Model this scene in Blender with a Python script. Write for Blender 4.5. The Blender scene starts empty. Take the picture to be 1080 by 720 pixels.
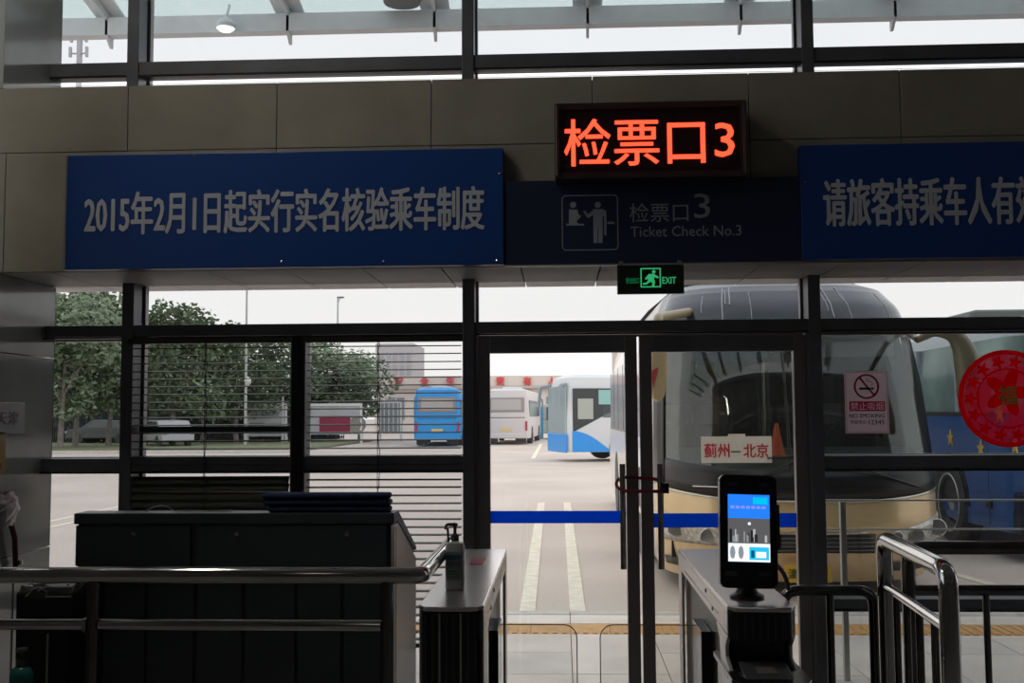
import bpy, bmesh, math, random
from mathutils import Vector, Matrix
random.seed(7)
SC = bpy.context.scene
COL = SC.collection
# ------------------------------------------------------------------ camera, sky, exposure
FPX, EYE = 1110.0, 1.62
TH, PH, RO = math.atan(52/1110), math.atan(77/1110), .0059
FW = Vector((-math.sin(TH)*math.cos(PH), math.cos(TH)*math.cos(PH), math.sin(PH)))
_r0 = Vector((math.cos(TH), math.sin(TH), 0)); _u0 = _r0.cross(FW)
RT = _r0*math.cos(RO)-_u0*math.sin(RO); UP = _u0*math.cos(RO)+_r0*math.sin(RO)
CAM = Vector((0, 0, EYE))
cam = bpy.data.cameras.new('camera'); cam.sensor_width = 36; cam.lens = 36*FPX/1080
cam.clip_start = .05; cam.clip_end = 900
co = bpy.data.objects.new('camera', cam); COL.objects.link(co)
m = Matrix((RT, UP, -FW)).transposed().to_4x4(); m.translation = CAM
co.matrix_world = m
SC.camera = co
W = bpy.data.worlds.new('overcast'); SC.world = W; W.use_nodes = True
nt = W.node_tree; nt.nodes.clear()
wo = nt.nodes.new('ShaderNodeOutputWorld'); bg = nt.nodes.new('ShaderNodeBackground')
tcn = nt.nodes.new('ShaderNodeTexCoord'); sep = nt.nodes.new('ShaderNodeSeparateXYZ')
rmp = nt.nodes.new('ShaderNodeValToRGB')
rmp.color_ramp.elements[0].position = .0; rmp.color_ramp.elements[0].color = (1, .97, .94, 1)
rmp.color_ramp.elements[1].position = .5; rmp.color_ramp.elements[1].color = (.93, .96, 1, 1)
nt.links.new(tcn.outputs['Generated'], sep.inputs[0]); nt.links.new(sep.outputs['Z'], rmp.inputs[0])
nt.links.new(rmp.outputs[0], bg.inputs[0]); bg.inputs[1].default_value = 1.12
nt.links.new(bg.outputs[0], wo.inputs[0])
SC.view_settings.view_transform = 'Standard'; SC.view_settings.look = 'None'
SC.view_settings.gamma = 1; SC.view_settings.use_curve_mapping = False
SC.view_settings.exposure = 0.45
SC.cycles.max_bounces = 10; SC.cycles.transparent_max_bounces = 24
SC.cycles.diffuse_bounces = 4; SC.cycles.glossy_bounces = 4
SC.cycles.caustics_reflective = False; SC.cycles.caustics_refractive = False
SC.cycles.use_denoising = True; SC.cycles.sample_clamp_indirect = 4

def P(px, py, Y):
    "point of the plane y=Y seen at photo pixel (px, py)"
    d = FW*FPX+RT*(px-540)+UP*(360-py)
    return CAM+d*(Y/d.y)
def G(px, py, z=0):
    d = FW*FPX+RT*(px-540)+UP*(360-py)
    return CAM+d*((z-EYE)/d.z)
def rect(a, b, c, d, Y):
    "x0,x1,z0,z1 of a pixel rectangle at depth Y"
    return P(a, (b+d)/2, Y).x, P(c, (b+d)/2, Y).x, P((a+c)/2, d, Y).z, P((a+c)/2, b, Y).z

# ------------------------------------------------------------------ materials
MT = {}
def mat(name, col, rough=.5, metal=0, noise=0, nscale=8, bump=0, bscale=60, emit=None, estr=1, spec=.5, stretch=None, coat=0):
    if name in MT: return MT[name]
    M = bpy.data.materials.new(name); M.use_nodes = True; MT[name] = M
    n = M.node_tree.nodes; l = M.node_tree.links; b = n['Principled BSDF']
    b.inputs['Base Color'].default_value = (*col, 1); b.inputs['Roughness'].default_value = rough
    b.inputs['Metallic'].default_value = metal; b.inputs['Specular IOR Level'].default_value = spec
    b.inputs['Coat Weight'].default_value = coat
    tc = n.new('ShaderNodeTexCoord'); src = tc.outputs['Object']
    if stretch:
        mp = n.new('ShaderNodeMapping'); mp.inputs['Scale'].default_value = stretch
        l.new(src, mp.inputs[0]); src = mp.outputs[0]
    if noise:
        t = n.new('ShaderNodeTexNoise'); t.inputs['Scale'].default_value = nscale; t.inputs['Detail'].default_value = 6
        l.new(src, t.inputs['Vector'])
        r = n.new('ShaderNodeMapRange'); r.inputs[1].default_value = .3; r.inputs[2].default_value = .7
        r.inputs[3].default_value = 1-noise; r.inputs[4].default_value = 1+noise
        l.new(t.outputs['Fac'], r.inputs[0])
        mx = n.new('ShaderNodeVectorMath'); mx.operation = 'SCALE'; mx.inputs[0].default_value = col
        l.new(r.outputs[0], mx.inputs['Scale']); l.new(mx.outputs[0], b.inputs['Base Color'])
    if bump:
        t = n.new('ShaderNodeTexNoise'); t.inputs['Scale'].default_value = bscale; t.inputs['Detail'].default_value = 4
        l.new(src, t.inputs['Vector'])
        bp = n.new('ShaderNodeBump'); bp.inputs['Strength'].default_value = bump; bp.inputs['Distance'].default_value = .01
        l.new(t.outputs['Fac'], bp.inputs['Height']); l.new(bp.outputs[0], b.inputs['Normal'])
    if emit:
        b.inputs['Emission Color'].default_value = (*emit, 1); b.inputs['Emission Strength'].default_value = estr
    return M
def glass(name, tint, fac=.06, rough=.0, dirt=0, top=1):
    if name in MT: return MT[name]
    M = bpy.data.materials.new(name); M.use_nodes = True; MT[name] = M
    n = M.node_tree.nodes; l = M.node_tree.links; n.clear()
    o = n.new('ShaderNodeOutputMaterial'); t = n.new('ShaderNodeBsdfTransparent'); g = n.new('ShaderNodeBsdfGlossy')
    t.inputs[0].default_value = (*tint, 1); g.inputs['Roughness'].default_value = rough
    lw = n.new('ShaderNodeLayerWeight'); lw.inputs['Blend'].default_value = .25
    r = n.new('ShaderNodeMapRange'); r.inputs[3].default_value = fac; r.inputs[4].default_value = top
    l.new(lw.outputs['Fresnel'], r.inputs[0])
    mx = n.new('ShaderNodeMixShader'); l.new(r.outputs[0], mx.inputs[0]); l.new(t.outputs[0], mx.inputs[1]); l.new(g.outputs[0], mx.inputs[2])
    out = mx.outputs[0]
    if dirt:
        d = n.new('ShaderNodeBsdfDiffuse'); d.inputs[0].default_value = (.7, .7, .68, 1)
        tc = n.new('ShaderNodeTexCoord'); ns = n.new('ShaderNodeTexNoise'); ns.inputs['Scale'].default_value = 1.7; ns.inputs['Detail'].default_value = 8
        l.new(tc.outputs['Object'], ns.inputs['Vector'])
        rr = n.new('ShaderNodeMapRange'); rr.inputs[1].default_value = .35; rr.inputs[2].default_value = .8; rr.inputs[3].default_value = dirt*.4; rr.inputs[4].default_value = dirt
        l.new(ns.outputs['Fac'], rr.inputs[0])
        m2 = n.new('ShaderNodeMixShader'); l.new(rr.outputs[0], m2.inputs[0]); l.new(out, m2.inputs[1]); l.new(d.outputs[0], m2.inputs[2]); out = m2.outputs[0]
    l.new(out, o.inputs[0])
    return M
def asphalt():
    M = mat('asphalt', (.36, .335, .315), .85)
    n = M.node_tree.nodes; l = M.node_tree.links; b = n['Principled BSDF']; tc = n.new('ShaderNodeTexCoord')
    a = n.new('ShaderNodeTexNoise'); a.inputs['Scale'].default_value = .35; a.inputs['Detail'].default_value = 8
    c = n.new('ShaderNodeTexNoise'); c.inputs['Scale'].default_value = 40
    l.new(tc.outputs['Object'], a.inputs['Vector']); l.new(tc.outputs['Object'], c.inputs['Vector'])
    r = n.new('ShaderNodeValToRGB'); r.color_ramp.elements[0].position = .3; r.color_ramp.elements[1].position = .75
    r.color_ramp.elements[0].color = (.56, .47, .41, 1); r.color_ramp.elements[1].color = (.68, .59, .53, 1)
    l.new(a.outputs['Fac'], r.inputs[0])
    r2 = n.new('ShaderNodeMapRange'); r2.inputs[3].default_value = .8; r2.inputs[4].default_value = 1.2
    l.new(c.outputs['Fac'], r2.inputs[0])
    mx = n.new('ShaderNodeVectorMath'); mx.operation = 'SCALE'
    l.new(r.outputs[0], mx.inputs[0]); l.new(r2.outputs[0], mx.inputs['Scale']); l.new(mx.outputs[0], b.inputs['Base Color'])
    return M
FRAME = mat('dark_frame', (.17, .175, .20), .38, .3, .15, 5, spec=.4)
FRAMEL = mat('frame_cap', (.27, .26, .26), .4, .4, spec=.4)
STEEL = mat('steel', (.56, .55, .54), .10, 1, .08, 6)
BSTEEL = mat('brushed_steel', (.90, .85, .82), .34, .5, .05, 30)
DSTEEL = mat('dark_steel', (.16, .155, .155), .2, 1, .15, 6)
BLACK = mat('black_plastic', (.012, .012, .014), .35)
BGLOSS = mat('black_gloss', (.02, .022, .024), .12, 0, spec=.6)
RUB = mat('rubber', (.085, .085, .085), .8, noise=.2)
WHITE = mat('white_paint', (.8, .79, .77), .4)
def sheet(name, col, k=.6):
    M = mat(name, col, .6); n = M.node_tree.nodes; l = M.node_tree.links
    t = n.new('ShaderNodeBsdfTranslucent'); t.inputs[0].default_value = (*col, 1); mx = n.new('ShaderNodeMixShader'); mx.inputs[0].default_value = k
    o = n['Material Output']; l.new(n['Principled BSDF'].outputs[0], mx.inputs[1]); l.new(t.outputs[0], mx.inputs[2]); l.new(mx.outputs[0], o.inputs[0])
    return M
WGLASS = glass('window_glass', (.815, .82, .825), .03, dirt=.02)
DGLASS = glass('door_glass', (.97, .97, .96), .03)
TGLASS = glass('tinted_glass', (.76, .775, .775), .04, dirt=.03)
FGLASS = glass('flap_glass', (.985, .985, .98), .03)

# ------------------------------------------------------------------ mesh builder
class MB:
    def __init__(s): s.v = []; s.f = []
    def add(s, v, f):
        k = len(s.v); s.v += [tuple(x) for x in v]; s.f += [[i+k for i in q] for q in f]; return s
    def box(s, x0, x1, y0, y1, z0, z1, M=None):
        v = [Vector((x, y, z)) for z in (z0, z1) for y in (y0, y1) for x in (x0, x1)]
        if M: v = [M @ p for p in v]
        return s.add(v, [(0, 2, 3, 1), (4, 5, 7, 6), (0, 1, 5, 4), (2, 6, 7, 3), (0, 4, 6, 2), (1, 3, 7, 5)])
    def prism(s, pts, ax, a, b):
        "pts 2D polygon extruded along ax from a to b: ax 'x'->(y,z) 'y'->(x,z) 'z'->(x,y)"
        f = {'x': lambda p, t: (t, p[0], p[1]), 'y': lambda p, t: (p[0], t, p[1]), 'z': lambda p, t: (p[0], p[1], t)}[ax]
        n = len(pts); v = [f(p, a) for p in pts]+[f(p, b) for p in pts]
        return s.add(v, [tuple(range(n)), tuple(range(2*n-1, n-1, -1))]+[(i, (i+1) % n, n+(i+1) % n, n+i) for i in range(n)])
    def tube(s, pts, r, n=12, cap=True):
        pts = [Vector(p) for p in pts]; R = r if isinstance(r, (list, tuple)) else [r]*len(pts)
        v = []; f = []; up = None
        for i, p in enumerate(pts):
            d = (pts[min(i+1, len(pts)-1)]-pts[max(i-1, 0)]).normalized()
            if up is None: up = d.orthogonal().normalized()
            up = (up-d*up.dot(d)); up = up.normalized() if up.length > 1e-5 else d.orthogonal().normalized()
            q = d.cross(up)
            for k in range(n):
                a = 2*math.pi*k/n; v.append(p+(up*math.cos(a)+q*math.sin(a))*R[i])
        for i in range(len(pts)-1):
            for k in range(n): f.append((i*n+k, i*n+(k+1) % n, (i+1)*n+(k+1) % n, (i+1)*n+k))
        if cap: f += [tuple(range(n-1, -1, -1)), tuple(range((len(pts)-1)*n, len(pts)*n))]
        return s.add(v, f)
    def lathe(s, prof, c, n=24, ax='z'):
        v = []; f = []
        for r, h in prof:
            for k in range(n):
                a = 2*math.pi*k/n; x, y = r*math.cos(a), r*math.sin(a)
                v.append({'z': (c[0]+x, c[1]+y, c[2]+h), 'y': (c[0]+x, c[1]+h, c[2]+y), 'x': (c[0]+h, c[1]+x, c[2]+y)}[ax])
        for i in range(len(prof)-1):
            for k in range(n): f.append((i*n+k, i*n+(k+1) % n, (i+1)*n+(k+1) % n, (i+1)*n+k))
        f += [tuple(range(n-1, -1, -1)), tuple(range((len(prof)-1)*n, len(prof)*n))]
        return s.add(v, f)
    def grid(s, fn, nu, nv):
        v = [fn(i/nu, j/nv) for j in range(nv+1) for i in range(nu+1)]
        return s.add(v, [(j*(nu+1)+i, j*(nu+1)+i+1, (j+1)*(nu+1)+i+1, (j+1)*(nu+1)+i) for j in range(nv) for i in range(nu)])
    def build(s, name, m=None, parent=None, smooth=False, bevel=0, solid=0, recalc=True):
        me = bpy.data.meshes.new(name); me.from_pydata(s.v, [], s.f)
        if recalc:
            b = bmesh.new(); b.from_mesh(me); bmesh.ops.remove_doubles(b, verts=b.verts, dist=1e-6)
            bmesh.ops.recalc_face_normals(b, faces=b.faces); b.to_mesh(me); b.free()
        o = bpy.data.objects.new(name, me); COL.objects.link(o)
        if m: me.materials.append(m)
        if parent:
            o.parent = parent; o.matrix_parent_inverse = Matrix.Translation(parent.location).inverted() if parent.type == 'EMPTY' else Matrix()
        if smooth:
            for p in me.polygons: p.use_smooth = True
            try: me.set_sharp_from_angle(angle=math.radians(40))
            except Exception: pass
        if solid:
            q = o.modifiers.new('s', 'SOLIDIFY'); q.thickness = solid
        if bevel:
            q = o.modifiers.new('b', 'BEVEL'); q.width = bevel; q.segments = 2; q.limit_method = 'ANGLE'; q.angle_limit = math.radians(35)
        return o
def elbow(pts, r, n=5):
    "round the corners of a polyline"
    pts = [Vector(p) for p in pts]; out = [pts[0]]
    for i in range(1, len(pts)-1):
        a, b, c = pts[i-1], pts[i], pts[i+1]
        p = b+(a-b).normalized()*r; q = b+(c-b).normalized()*r
        for k in range(n+1):
            t = k/n; out.append(p*(1-t)**2+b*2*t*(1-t)+q*t*t)
    return out+[pts[-1]]
def thing(name, label, cat, loc=(0, 0, 0), group=None):
    o = bpy.data.objects.new(name, None); COL.objects.link(o); o.location = loc; o.empty_display_size = .1
    o['label'] = label; o['category'] = cat
    if group: o['group'] = group
    return o
def tag(o, label, cat, group=None, kind=None):
    o['label'] = label; o['category'] = cat
    if group: o['group'] = group
    if kind: o['kind'] = kind
    return o
def struct(o, label=None):
    o['kind'] = 'structure'
    if label: o['label'] = label
    return o
def sempty(name, loc=(0, 0, 0)):
    o = bpy.data.objects.new(name, None); COL.objects.link(o); o.location = loc; o['kind'] = 'structure'; return o
def dup(root, loc, label=None, group=None):
    r = root.copy(); COL.objects.link(r); r.location = loc
    if label: r['label'] = label
    if group: r['group'] = group
    for ch in list(root.children):
        c = ch.copy(); COL.objects.link(c); c.parent = r
        for g in ch.children:
            d = g.copy(); COL.objects.link(d); d.parent = c
    return r
def text(s, name, m, box, y, parent=None, bold=0., ext=.003, M=None, keep=False):
    "lettering fitted to x0,x1,z0,z1 facing -y"
    c = bpy.data.curves.new('t', 'FONT'); c.body = s; c.extrude = .01; c.resolution_u = 2
    o = bpy.data.objects.new('t', c); COL.objects.link(o); bpy.context.view_layer.update()
    me = bpy.data.meshes.new_from_object(o.evaluated_get(bpy.context.evaluated_depsgraph_get()))
    bpy.data.objects.remove(o)
    xs = [v.co.x for v in me.vertices]; ys = [v.co.y for v in me.vertices]
    a, b, c0, d = min(xs), max(xs), min(ys), max(ys); x0, x1, z0, z1 = box
    mb = MB(); w_ = bold*(z1-z0)*1.0; x0 += w_; x1 -= w_; z0 += w_*.7; z1 -= w_*.7
    for q, (dx, dz) in enumerate([(0, 0)] if not bold else [(-w_, 0), (w_, 0), (0, w_*.7), (0, -w_*.7), (0, 0)]):
        k0 = len(mb.v); ex = ext*(1+.06*q)
        for v in me.vertices:
            p = Vector((dx+x0+(v.co.x-a)/(b-a)*(x1-x0), y-(v.co.z+.01)/.02*ex, dz+z0+(v.co.y-c0)/(d-c0)*(z1-z0)))
            mb.v.append(tuple(M @ p if M else p))
        mb.f += [[i+k0 for i in p.vertices] for p in me.polygons]
    bpy.data.meshes.remove(me)
    return mb.build(name, m, parent, recalc=False)

# ================================================================== SETTING
YF, YG = 5.68, 5.81          # front of mullions, glass
def zf(px, py): return P(px, py, YF).z
Z1a, Z1b = 3.61, 3.52        # upper transom
Z2a, Z2b = 2.124, 2.05       # door-head transom
Z3a, Z3b = 1.392, 1.31       # low transom
ZTOP = 4.6
XL = P(56, 400, 5.81).x      # face of the stone pier at the left
# floor
struct(MB().box(-3, 9, -8, 5.95, -.1, 0).build('floor', mat('hall_floor', (.42, .41, .39), .25, noise=.1)))
struct(MB().box(-3.2, 9, -8, 5.5, 5.5, 5.7).build('ceiling', mat('hall_ceiling', (.36, .36, .36), .8)))
WALLM = mat('hall_wall', (.28, .28, .28), .7, noise=.1)
struct(MB().box(-3.2, 9, -8.2, -8, 0, 5.5).build('wall_back', WALLM))
struct(MB().box(9, 9.2, -8.2, 5.9, 0, 5.5).build('wall_right', WALLM))
lw = MB(); lw.box(-3.2, -3, -8, 5.0, 0, 2.2); lw.box(-3.2, -3, -8, 5.0, 4.9, 5.5); lw.box(-3.2, -3, -8, 1.6, 2.2, 4.9); lw.box(-3.2, -3, 4.6, 5.0, 2.2, 4.9)
struct(lw.build('wall_left', WALLM))
w = sempty('window_6'); MB().box(-3.12, -3.1, 1.6, 4.6, 2.2, 4.9).build('pane', WGLASS, w)  # unseen side window, added to let skylight onto the fascia's left end
for y in (1.6, 3.06, 4.52): MB().box(-3.16, -3.04, y, y+.08, 2.2, 4.9).build('mullion', FRAME, w, bevel=.004)
PIER = mat('polished_grey_stone', (.36, .38, .37), .10, noise=.12, nscale=3, spec=.6)
pier = sempty('trim_1'); bz0, bz1 = P(300, 283.5, 5.2).z, P(500, 83, 5.2).z
for z0, z1, y_ in ((0, .9, 4.95), (.904, 1.95, 4.95), (1.954, bz0-.003, 4.95), (bz1+.003, 5.5, 5.20)):
    MB().box(-3.2, XL, y_, 5.82, z0, z1).build('panel', PIER, pier, bevel=.002)

# fascia beam: stone faced panels
YB, YBo = 5.20, 6.07
bz0, bz1 = P(300, 283.5, YB).z, P(500, 83, YB).z
zj = P(40, 161, YB).z
beam = sempty('wall_front')
MB().box(-3.0, 9, YB+.03, YBo-.03, bz0+.025, bz1-.01).build('core', mat('beam_core', (.04, .04, .038), .9), beam)
BST = mat('fascia_stone', (.31, .285, .23), .6, noise=.16, nscale=2.5, bump=.25, bscale=30)
xs = [-3.0]+[P(px, 120, YB).x for px in (135, 292, 455, 625, 790, 950, 1110, 1270, 1430, 1590)]+[9]
for a, b in zip(xs, xs[1:]): MB().box(a+.002, b-.002, YB, YB+.03, zj+.002, bz1).build('panel', BST, beam, bevel=.002)
xs2 = [-3.0, P(5, 220, YB).x]+xs[2:]
for a, b in zip(xs2, xs2[1:]): MB().box(a+.002, b-.002, YB, YB+.03, bz0, zj-.002).build('panel', BST, beam, bevel=.002)
# soffit panels below the beam (joints run obliquely in the photo's perspective)
SOF = mat('soffit_panel', (.72, .69, .69), .55, noise=.08, nscale=3)
x = -3.0
while x < 8.9:
    MB().box(x+.004, min(x+.396, 9), YB+.032, YBo, bz0, bz0+.022).build('panel', SOF, beam); x += .4
struct(MB().box(-3.2, 9, 5.55, 5.95, ZTOP+.5, 5.5).build('trim_2', FRAME))
# mullions
def mull(n, xc, z0=0, z1=ZTOP+.5, w=.066, cap=.088):
    e = sempty('trim_%d' % n)
    MB().box(xc-w/2, xc+w/2, YF, YG-.01, z0, z1).build('post', FRAME, e, bevel=.004)
    MB().box(xc-cap/2, xc+cap/2, YG+.012, YG+.06, z0, z1).build('cap', FRAMEL, e, bevel=.003)
    return e
xm1 = P(134.8, 320, YF).x; xm2 = P(494, 320, YF).x; xm3 = P(859, 320, YF).x
SP = xm3-xm2
mull(3, xm1); mull(4, xm2); mull(5, xm3); mull(6, xm3+SP); mull(7, xm3+2*SP)
def rail(n, x0, x1, z0, z1, c0=-.004, c1=.004):
    e = sempty('trim_%d' % n)
    MB().box(x0, x1, YF+.01, YG-.01, z0+.012, z1).build('rail', FRAME, e, bevel=.004)
    MB().box(x0, x1, YF+.002, YF+.04, z0, z0+.009).build('lip', BLACK, e)
    MB().box(x0, x1, YG+.012, YG+.055, z0+c0, z1+c1).build('cap', FRAMEL, e)
XE = 8.9
hw = .033
bays = [(XL, xm1-hw), (xm1+hw, xm2-hw), (xm2+hw, xm3-hw), (xm3+hw, xm3+SP-hw), (xm3+SP+hw, xm3+2*SP-hw)]
k = 8
for a, b in bays:
    rail(k, a, b, Z1b, Z1a, .072, .03); k += 1
    rail(k, a, b, Z2b, Z2a); k += 1
for i in (0, 3, 4):
    a, b = bays[i]; rail(k, a, b, Z3b, Z3a); k += 1
zl0, zl1 = P(960, 645, YF).z, P(960, 632, YF).z
for i in (0, 3, 4):
    a, b = bays[i]; rail(k, a, b, zl0, zl1); k += 1
# mid bay (blinds)
xc0, xc1 = P(306, 420, YF).x, P(321.5, 420, YF).x
e = sempty('trim_%d' % k); k += 1
MB().box(xc0, xc1, YF, YG, 0, Z2b).build('post', FRAME, e, bevel=.004)
MB().box(xc0+.012, xc1-.012, YF-.012, YF, 0, Z2b).build('cover_strip', BLACK, e)
for a, b in ((xm1+hw, xc0), (xc1, xm2-hw)): rail(k, a, b, Z3b, Z3a+.005); k += 1
e = sempty('trim_%d' % k); k += 1
MB().box(P(141, 450, YF).x, P(302, 450, YF).x, YF+.075, YG-.01, P(220, 457, YF+.07).z, P(220, 449.5, YF+.07).z).build('sash_bar', FRAME, e)
# window panes
wn = 1
for i, (a, b) in enumerate(bays):
    g = TGLASS if i >= 3 else WGLASS
    e = sempty('window_%d' % wn if wn < 6 else 'window_%d' % (wn+1)); wn += 1
    MB().box(a, b, YG, YG+.008, Z1a, ZTOP+.5).build('pane', WGLASS, e)
    MB().box(a, b, YG, YG+.008, bz0, Z1b).build('pane', WGLASS, e)
    MB().box(a, b, YG, YG+.008, Z2a, bz0).build('pane', WGLASS, e)
    if i == 1:
        MB().box(a, xc0, YG, YG+.008, .02, Z2b).build('pane', WGLASS, e); MB().box(xc1, b, YG, YG+.008, .02, Z2b).build('pane', WGLASS, e)
    elif i != 2:
        MB().box(a, b, YG, YG+.008, Z3a, Z2b).build('pane', g, e); MB().box(a, b, YG, YG+.008, zl1, Z3b).build('pane', g, e); MB().box(a, b, YG, YG+.008, .02, zl0).build('pane', g, e)
# doors: narrow frame, two leaves
DY0, DY1 = YF+.02, YF+.075
xd0, xd1 = xm2+hw, xm3-hw
xmid = P(675, 500, YF).x
zd1 = Z2b-.012
MB_ = MB().box(xd0, xd0+.012, DY0, DY1+.02, 0, Z2b).box(xd1-.012, xd1, DY0, DY1+.02, 0, Z2b)
struct(MB_.build('trim_%d' % k, FRAMEL)); k += 1
STILE = mat('door_stile', (.24, .21, .215), .3, .4, .1, 5)
def leaf(n, a, b, g):
    e = sempty('door_%d' % n)
    sw = .066
    MB().box(a, a+sw, DY0, DY1, .01, zd1).build('stile', STILE, e, bevel=.004)
    MB().box(b-sw, b, DY0, DY1, .01, zd1).build('stile', STILE, e, bevel=.004)
    MB().box(a+sw, b-sw, DY0, DY1, zd1-.085, zd1).build('rail', FRAME, e, bevel=.003)
    MB().box(a+sw, b-sw, DY0, DY1, .01, .1).build('rail', FRAME, e, bevel=.003)
    MB().box(a+sw, b-sw, DY0+.02, DY0+.028, .1, zd1-.085).build('pane', g, e)
    return e
d1 = leaf(1, xd0+.014, xmid-.006, DGLASS); d2 = leaf(2, xmid+.006, xd1-.014, glass('door_glass_right', (.91, .90, .875), .03, dirt=.015))
TAPE = sheet('blue_tape', (.03, .27, .97), .85)
for e, px0, px1, y0, y1 in ((d1, 514, 660, 538.5, 551.5), (d2, 687, 843, 541, 556)):
    x0, x1, z0, z1 = rect(px0, y0, px1, y1, DY0+.02)
    x0 = max(x0, (xd0+.08) if e is d1 else xmid+.072); x1 = min(x1, (xmid-.072) if e is d1 else xd1-.082)
    MB().box(x0, x1, DY0+.0155, DY0+.0185, z0, z1).build('blue_safety_tape', TAPE, e)['label'] = 'blue safety tape across the glass'
for e, px in ((d1, 657), (d2, 697)):
    x0 = P(px, 545, YF-.05).x; z1, z0 = P(px, 489, YF-.05).z, P(px, 600, YF-.05).z
    h = MB().tube([(x0, YF-.05, z0), (x0, YF-.05, z1)], .016, 14)
    for z in (z0+.1, z1-.1): h.tube([(x0, YF-.05, z), (x0, DY0, z)], .008, 8)
    o = h.build('handle', STEEL, e, smooth=True); o['label'] = 'chrome pull bar'
# red cable lock through both handles
p = [P(x, y, YY) for x, y, YY in ((700, 518, 5.60), (676, 518, 5.58), (656, 517.5, 5.60), (650, 513, 5.62), (650, 507, 5.645), (656, 503, 5.655), (676, 504, 5.66), (692, 505, 5.655), (702, 511, 5.63))]
lk = thing('cable_lock', 'dark red cable lock looped through both door handles', 'lock', (p[0].x, 5.62, p[0].z))
MB().tube(elbow(p, .02, 4), .009, 8).build('cable', mat('lock_red', (.28, .02, .035), .35), lk, smooth=True)
q = P(701, 515, 5.60); MB().box(q.x-.012, q.x+.022, 5.585, 5.615, q.z-.025, q.z+.03).build('lock_body', BLACK, lk, bevel=.004)

# ================================================================== SIGNS
NAVY = mat('sign_blue', (.010, .060, .27), .38)
NAVYD = mat('sign_navy', (.018, .026, .065), .4)
LET = mat('sign_letter', (.60, .62, .68), .5)
LETD = mat('sign_letter_grey', (.33, .35, .40), .5)
def board(name, label, px0, py0, px1, py1, Y, m, depth, cat='sign', xend=None):
    x0, x1, z0, z1 = rect(px0, py0, px1, py1, Y)
    if xend: x1 = xend
    t = thing(name, label, cat, ((x0+x1)/2, Y, z0))
    MB().box(x0, x1, Y, Y+depth, z0, z1).build('board', m, t, bevel=.003)
    return t, (x0, x1, z0, z1)
YS = 5.14
t, b = board('banner_sign', 'long blue board with 2015 real-name travel notice on the left of fascia', 69.5, 160, 531, 281.5, YS, NAVY, .06)
text('2015年2月1日起实行实名核验乘车制度', 'lettering', LET, rect(89, 199, 511, 245.5, YS), YS, t, .018)
MB().box(b[0]-.006, b[0]+.004, YS-.003, YS+.06, b[2], b[3]).build('edge_strip', FRAMEL, t)
for px, py in ((527, 183), (524, 275), (297, 276), (205, 163), (405, 276)):
    q = P(px, py, YS); MB().lathe([(.006, 0), (.006, -.004), (.002, -.006)], (q.x, YS, q.z), 10, 'y').build('screw', STEEL, t)
t, b = board('banner_sign', 'blue board asking passengers to show valid tickets at the right end of fascia', 845, 151, 1080, 272, YS, NAVY, .06, xend=5.4)
x0, x1, z0, z1 = rect(868, 187, 1073, 238, YS)
cw = (x1-x0)/8
text('请旅客持乘车人有效证件', 'lettering', LET, (x0, x0+cw*10.9, z0, z1), YS, t, .018)
q = P(849, 192, YS); MB().lathe([(.006, 0), (.006, -.004), (.002, -.006)], (q.x, YS, q.z), 10, 'y').build('screw', STEEL, t)
t, b = board('ticket_check_sign', 'dark navy ticket check no.3 sign with pictogram below the red display', 532, 188.5, 845, 277, YS+.01, NAVYD, .05)
Yt = YS+.01
x0, x1, z0, z1 = rect(592.5, 205.5, 652, 264, Yt)
fr = MB(); n = 6; R = .022; wl = .0035
def rr(x0, x1, z0, z1, R):
    pts = []
    for cx, cz, a0 in ((x1-R, z1-R, 0), (x0+R, z1-R, 90), (x0+R, z0+R, 180), (x1-R, z0+R, 270)):
        for i in range(n+1):
            a = math.radians(a0+90*i/n); pts.append((cx+R*math.cos(a), cz+R*math.sin(a)))
    return pts
def rring(x0, x1, z0, z1, R, wl, y0, y1):
    a = rr(x0, x1, z0, z1, R); b = rr(x0+wl, x1-wl, z0+wl, z1-wl, max(R-wl, .001)); N = len(a); m = MB()
    v = [(p[0], y, p[1]) for y in (y0, y1) for p in a]+[(p[0], y, p[1]) for y in (y0, y1) for p in b]
    f = []
    for i in range(N):
        j = (i+1) % N
        f += [(i, j, 2*N+j, 2*N+i), (N+i, N+j, 3*N+j, 3*N+i), (i, j, N+j, N+i), (2*N+i, 2*N+j, 3*N+j, 3*N+i)]
    return m.add(v, f)
rring(x0, x1, z0, z1, .022, .005, Yt-.003, Yt).build('pictogram_frame', LETD, t)
pg = MB()
def pp(px, py): q = P(px, py, Yt); return (q.x, q.z)
def disc(mb, px, py, r, y0, y1, n=14):
    c = P(px, py, Yt); s = r*Yt/FPX
    mb.prism([(c.x+s*math.cos(2*math.pi*i/n), c.z+s*math.sin(2*math.pi*i/n)) for i in range(n)], 'y', y0, y1)
for a in [(604.5, 216, 3.3), (630.5, 216, 3.3)]: disc(pg, *a, Yt-.003, Yt)
for poly in ([(600, 221), (609, 221), (610, 226), (613, 228), (611, 230), (608, 233), (610, 236), (600, 236)],
             [(597, 236), (616, 236), (616, 237.8), (597, 237.8)], [(615, 223), (617, 222), (620, 226), (626, 221.5), (627, 226), (620, 230)],
             [(625.5, 220.5), (636, 220.5), (639.5, 223), (639.5, 248), (637.3, 248), (637, 228), (635.5, 228), (635.5, 256), (631, 256), (631, 240), (630.2, 240), (630.2, 256), (626, 256)],
             [(640.5, 234), (648, 234), (648, 236), (640.5, 236)]):
    pg.prism([pp(*q) for q in poly], 'y', Yt-.003, Yt)
pg.build('pictogram', LETD, t)
text('检票口', 'lettering', LETD, rect(664, 214, 726, 234, Yt), Yt, t, 0)
text('3', 'lettering', LETD, rect(732, 204, 749, 230, Yt), Yt, t, 0)
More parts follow.
